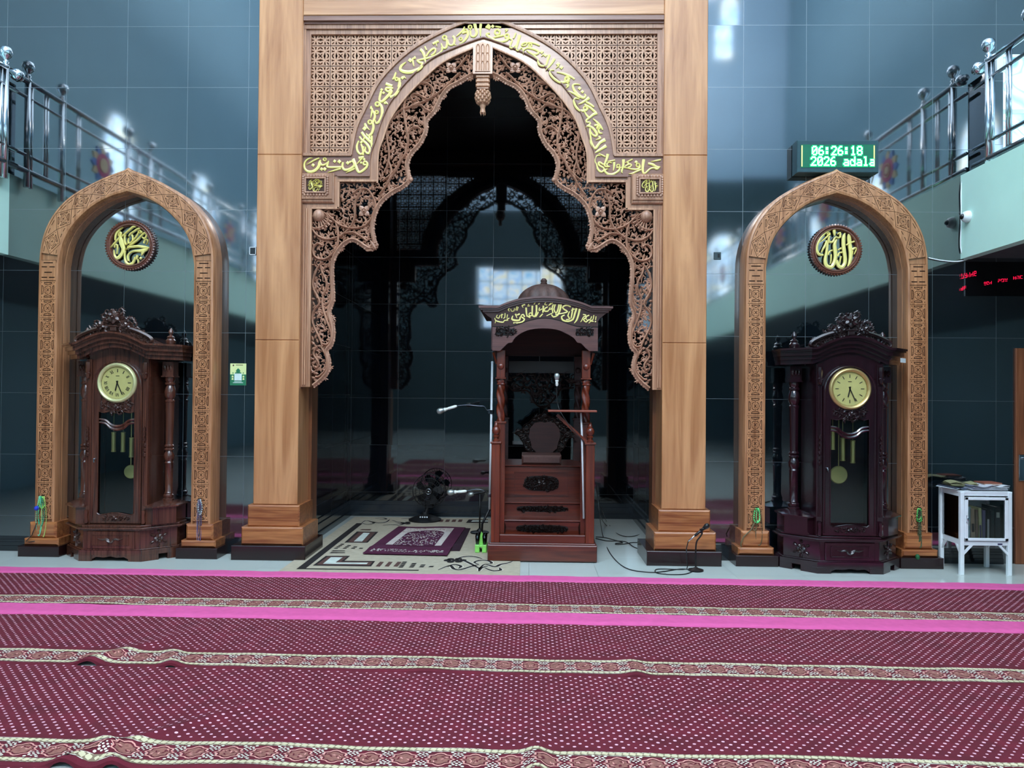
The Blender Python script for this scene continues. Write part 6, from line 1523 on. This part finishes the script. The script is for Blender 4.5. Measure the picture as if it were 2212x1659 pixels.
# green LED sign
xa, za = P2(1722, 303, 7.0); xb, zb_ = P2(1898, 373, 7.0); cw, chh = xb-xa, za-zb_
led = thing('led_sign', 'green digital LED clock sign mounted above the right arch', 'led sign', ((xa+xb)/2, 7.0, zb_+.0))
M['ledcase'] = mat('ledcase', (38, 70, 76), .4); M['ledpanel'] = mat('ledpanel', (8, 40, 34), .3, emis=(0, 170, 110), es=.5)  # screen's green emission paints part of the halo around the characters
M['ledglow'] = mat('ledglow', (0, 60, 40), .5, emis=(0, 240, 140), es=1.5); M['ledtext'] = mat('ledtext', (200, 255, 240), .5, emis=(200, 255, 240), es=3.5)  # ledglow: halo around the characters painted as a wider emissive layer
MB().bbox(-cw/2, cw/2, 0, .13, 0, chh, .006).build('case', 'ledcase', led)
x0, x1_, z0_, z1_ = -cw/2+.045, cw/2-.045, .055, chh-.05
MB().box(x0-.012, x1_+.012, -.004, .002, z0_-.008, z1_+.008).build('screen', 'ledpanel', led)
mm = MB()
for k in range(16): z = z0_+(z1_-z0_)*(k+.5)/16; mm.box(x0+.012, x1_-.012, -.0048, -.004, z-.0018, z+.0018)
mm.build('scan_lines', mat('scan', (40, 90, 80), .4, emis=(30, 120, 100), es=.25), led)
mm = MB().box(x0-.006, x0+.004, -.006, -.004, z0_, z1_).box(x1_-.004, x1_+.006, -.006, -.004, z0_, z1_); mm.build('screen_trim', mat('ltrim', (240, 220, 140), .3, emis=(240, 220, 140), es=.5), led)
FONT = {'0': '0E11131519110E', '1': '040C040404040E', '2': '0E11010204081F', '6': '0608101E11110E', '8': '0E11110E11110E', ':': '000C0C000C0C00', 'a': '00000E010F110F', 'd': '01010D1311110F', 'l': '0C04040404040E', ' ': '0'*14}
def ledtext(b, g, txt, x, z, px, pz, clip=9):
    for ch in txt:
        rows = [int(FONT[ch][2*k:2*k+2], 16) for k in range(7)]
        for r, bits in enumerate(rows):
            for c in range(5):
                if bits >> (4-c) & 1:
                    X = x+c*px; Zz = z-r*pz
                    if X+px*.3 > clip: continue
                    b.box(X, min(X+px*1.02, clip), -.0105, -.007, Zz-pz*1.02, Zz)
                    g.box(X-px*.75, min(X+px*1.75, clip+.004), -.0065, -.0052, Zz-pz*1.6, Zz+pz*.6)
        x += px*6
tb, tg = MB(), MB(); hh = (z1_-z0_)
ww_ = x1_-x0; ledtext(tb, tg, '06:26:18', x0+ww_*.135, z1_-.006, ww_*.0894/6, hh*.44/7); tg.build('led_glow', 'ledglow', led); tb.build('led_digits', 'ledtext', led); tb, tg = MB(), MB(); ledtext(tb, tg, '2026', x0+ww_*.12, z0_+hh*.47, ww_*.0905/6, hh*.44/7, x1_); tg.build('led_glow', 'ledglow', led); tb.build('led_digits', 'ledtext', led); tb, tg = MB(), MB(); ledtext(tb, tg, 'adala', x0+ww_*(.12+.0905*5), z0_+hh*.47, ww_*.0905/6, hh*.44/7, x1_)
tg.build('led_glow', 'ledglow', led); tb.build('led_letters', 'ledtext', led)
pl_ = bpy.data.lights.new('led_light', 'AREA'); pl_.shape = 'RECTANGLE'; pl_.size = .6; pl_.size_y = .15; pl_.energy = 1.6; pl_.color = (.1, 1, .6)
lo = bpy.data.objects.new('led_light', pl_); COL.objects.link(lo); lo.location = (led.location.x, 6.97, led.location.z+.15); lo.rotation_euler = (-PI/2, 0, 0)
cable('white power cord hanging below the green LED sign', [P(1889, 372, 7.08), P(1886, 385, 7.1), P(1882, 400, 7.12)], .006, 'white')
cable('thin white wire left of the green LED sign', [P(1720, 325, 7.1), P(1717, 335, 7.1), P(1714, 344, 7.12)], .004, 'white')
cable('white cable sagging from the right arch to the balcony', [P(x, y, 7.125) for x, y in ((2006,557),(2030,562),(2060,565),(2080,563),(2098,556))], .006, 'white')
cable('bundle of white wires running down the end of the right balcony', [P(x, y, 7.125) for x, y in ((2079,383),(2076,420),(2077,470),(2075,520),(2077,545),(2085,563))], .006, 'white')
# red LED text mirrored in the tiles, made as glowing marks on an added board
rs = thing('led_sign', 'red digital LED display with reversed characters under the right balcony', 'led sign', (4.45, YW, 2.4))
M['ledred'] = mat('ledred', (120, 0, 20), .5, emis=(255, 20, 70), es=1.6)
zq = lambda y: P2(2140, y, YW)[1]
MB().box(-.30, .42, -.012, 0, zq(640)-2.4, zq(566)-2.4).build('panel', 'blackgloss', rs)
mm = MB(); rd = random.Random(8)
def redrun(x0p, x1p, y0p, y1p, h, n):
    for k in range(n):
        t = (k+.5)/n; x = x0p+(x1p-x0p)*t; y = y0p+(y1p-y0p)*t; X, Zz = P2(x, y, YW-.014); w = (x1p-x0p)/n*.62*YW/FPX; hh_ = h*YW/FPX
        X -= 4.45; Zz -= 2.4
        segs = [(0, .42, 1, .1), (0, -.42, 1, .1), (0, 0, 1, .1), (-.45, .2, .14, .5), (.45, .2, .14, .5), (-.45, -.2, .14, .5), (.45, -.2, .14, .5)]
        for j, (a, c, ww, hw) in enumerate(segs):
            if rd.random() < .3: continue
            mm.box(X+a*w-ww*w/2, X+a*w+ww*w/2, -.016, -.012, Zz+(c-hw/2)*hh_, Zz+(c+hw/2)*hh_)
redrun(2076, 2110, 597, 590, 11, 5); redrun(2075, 2088, 624, 621, 8, 2); redrun(2125, 2143, 613, 610, 7, 3); redrun(2155, 2177, 607, 604, 7, 3); redrun(2188, 2210, 601, 598, 7, 3)
mm.build('red_characters', 'ledred', rs)
# dome camera on the right balcony
q = PX(2092, 468, 4.11); root = thing('security_camera', 'white dome security camera on the mint balcony face', 'camera', (4.115, q.y, q.z))
MB().lathe([(.055, 0), (.055, -.02), (.045, -.05), (.03, -.062)], n=20, axis='X').build('housing', 'white', root, 'auto'); MB().ball((-.06, 0, 0), .026, 12, 8).build('lens', 'blackgloss', root, True)
# door at the right edge
d0 = P2(2195, 752, 7.115); dx0 = d0[0]; dz = d0[1]
dr = struct(MB().bbox(dx0, dx0+1.0, 7.115, YW+.02, 0.001, dz, .004).build('door_1', wood('doorw', (112, 64, 40), (150, 94, 62), .4, 'Z', 1.0)))
struct(MB().bbox(dx0+.02, dx0+.11, 7.10, 7.115, P2(2200, 1040, 7.05)[1], P2(2200, 983, 7.05)[1], .004).build('door_plate', 'steel', dr)); struct(MB().tube([(dx0+.07, 7.10, 1.0), (dx0+.07, 7.04, 1.0), (dx0+.2, 7.035, 1.0)], .012, 8).build('door_handle', 'steel', dr, True))
# ================================================================ LIGHT
wd = bpy.data.worlds.new('world'); SC.world = wd; wd.use_nodes = True
wd.node_tree.nodes['Background'].inputs[0].default_value = (.6, .75, .9, 1); wd.node_tree.nodes['Background'].inputs[1].default_value = .3
def area(name, loc, rot, sx, sy, e, c=(1, 1, 1)):
    l = bpy.data.lights.new(name, 'AREA'); l.shape = 'RECTANGLE'; l.size = sx; l.size_y = sy; l.energy = e; l.color = c
    o = bpy.data.objects.new(name, l); COL.objects.link(o); o.location = loc; o.rotation_euler = rot; return o
area('ceiling_light', (0, -1, 13.5), (0, 0, 0), 11, 14, 1250, (.90, .95, 1))  # added soft fill from overhead, no such fixture hangs there
area('cove_light', (0, -2, 8.8), (PI, 0, 0), 9, 12, 3700, (.80, .90, 1))  # added up-light brightening the ceiling and upper walls for the tile reflections
k_ = Vector((-.3, 7.0, 1.9))-Vector((-.3, -2.2, 9.2))
area('dome_light', (-.3, -2.2, 9.2), k_.to_track_quat('-Z', 'Y').to_euler(), 2.6, 1.0, 470, (1, .96, .92))  # added key light for the front faces, its reflection hidden behind the screen
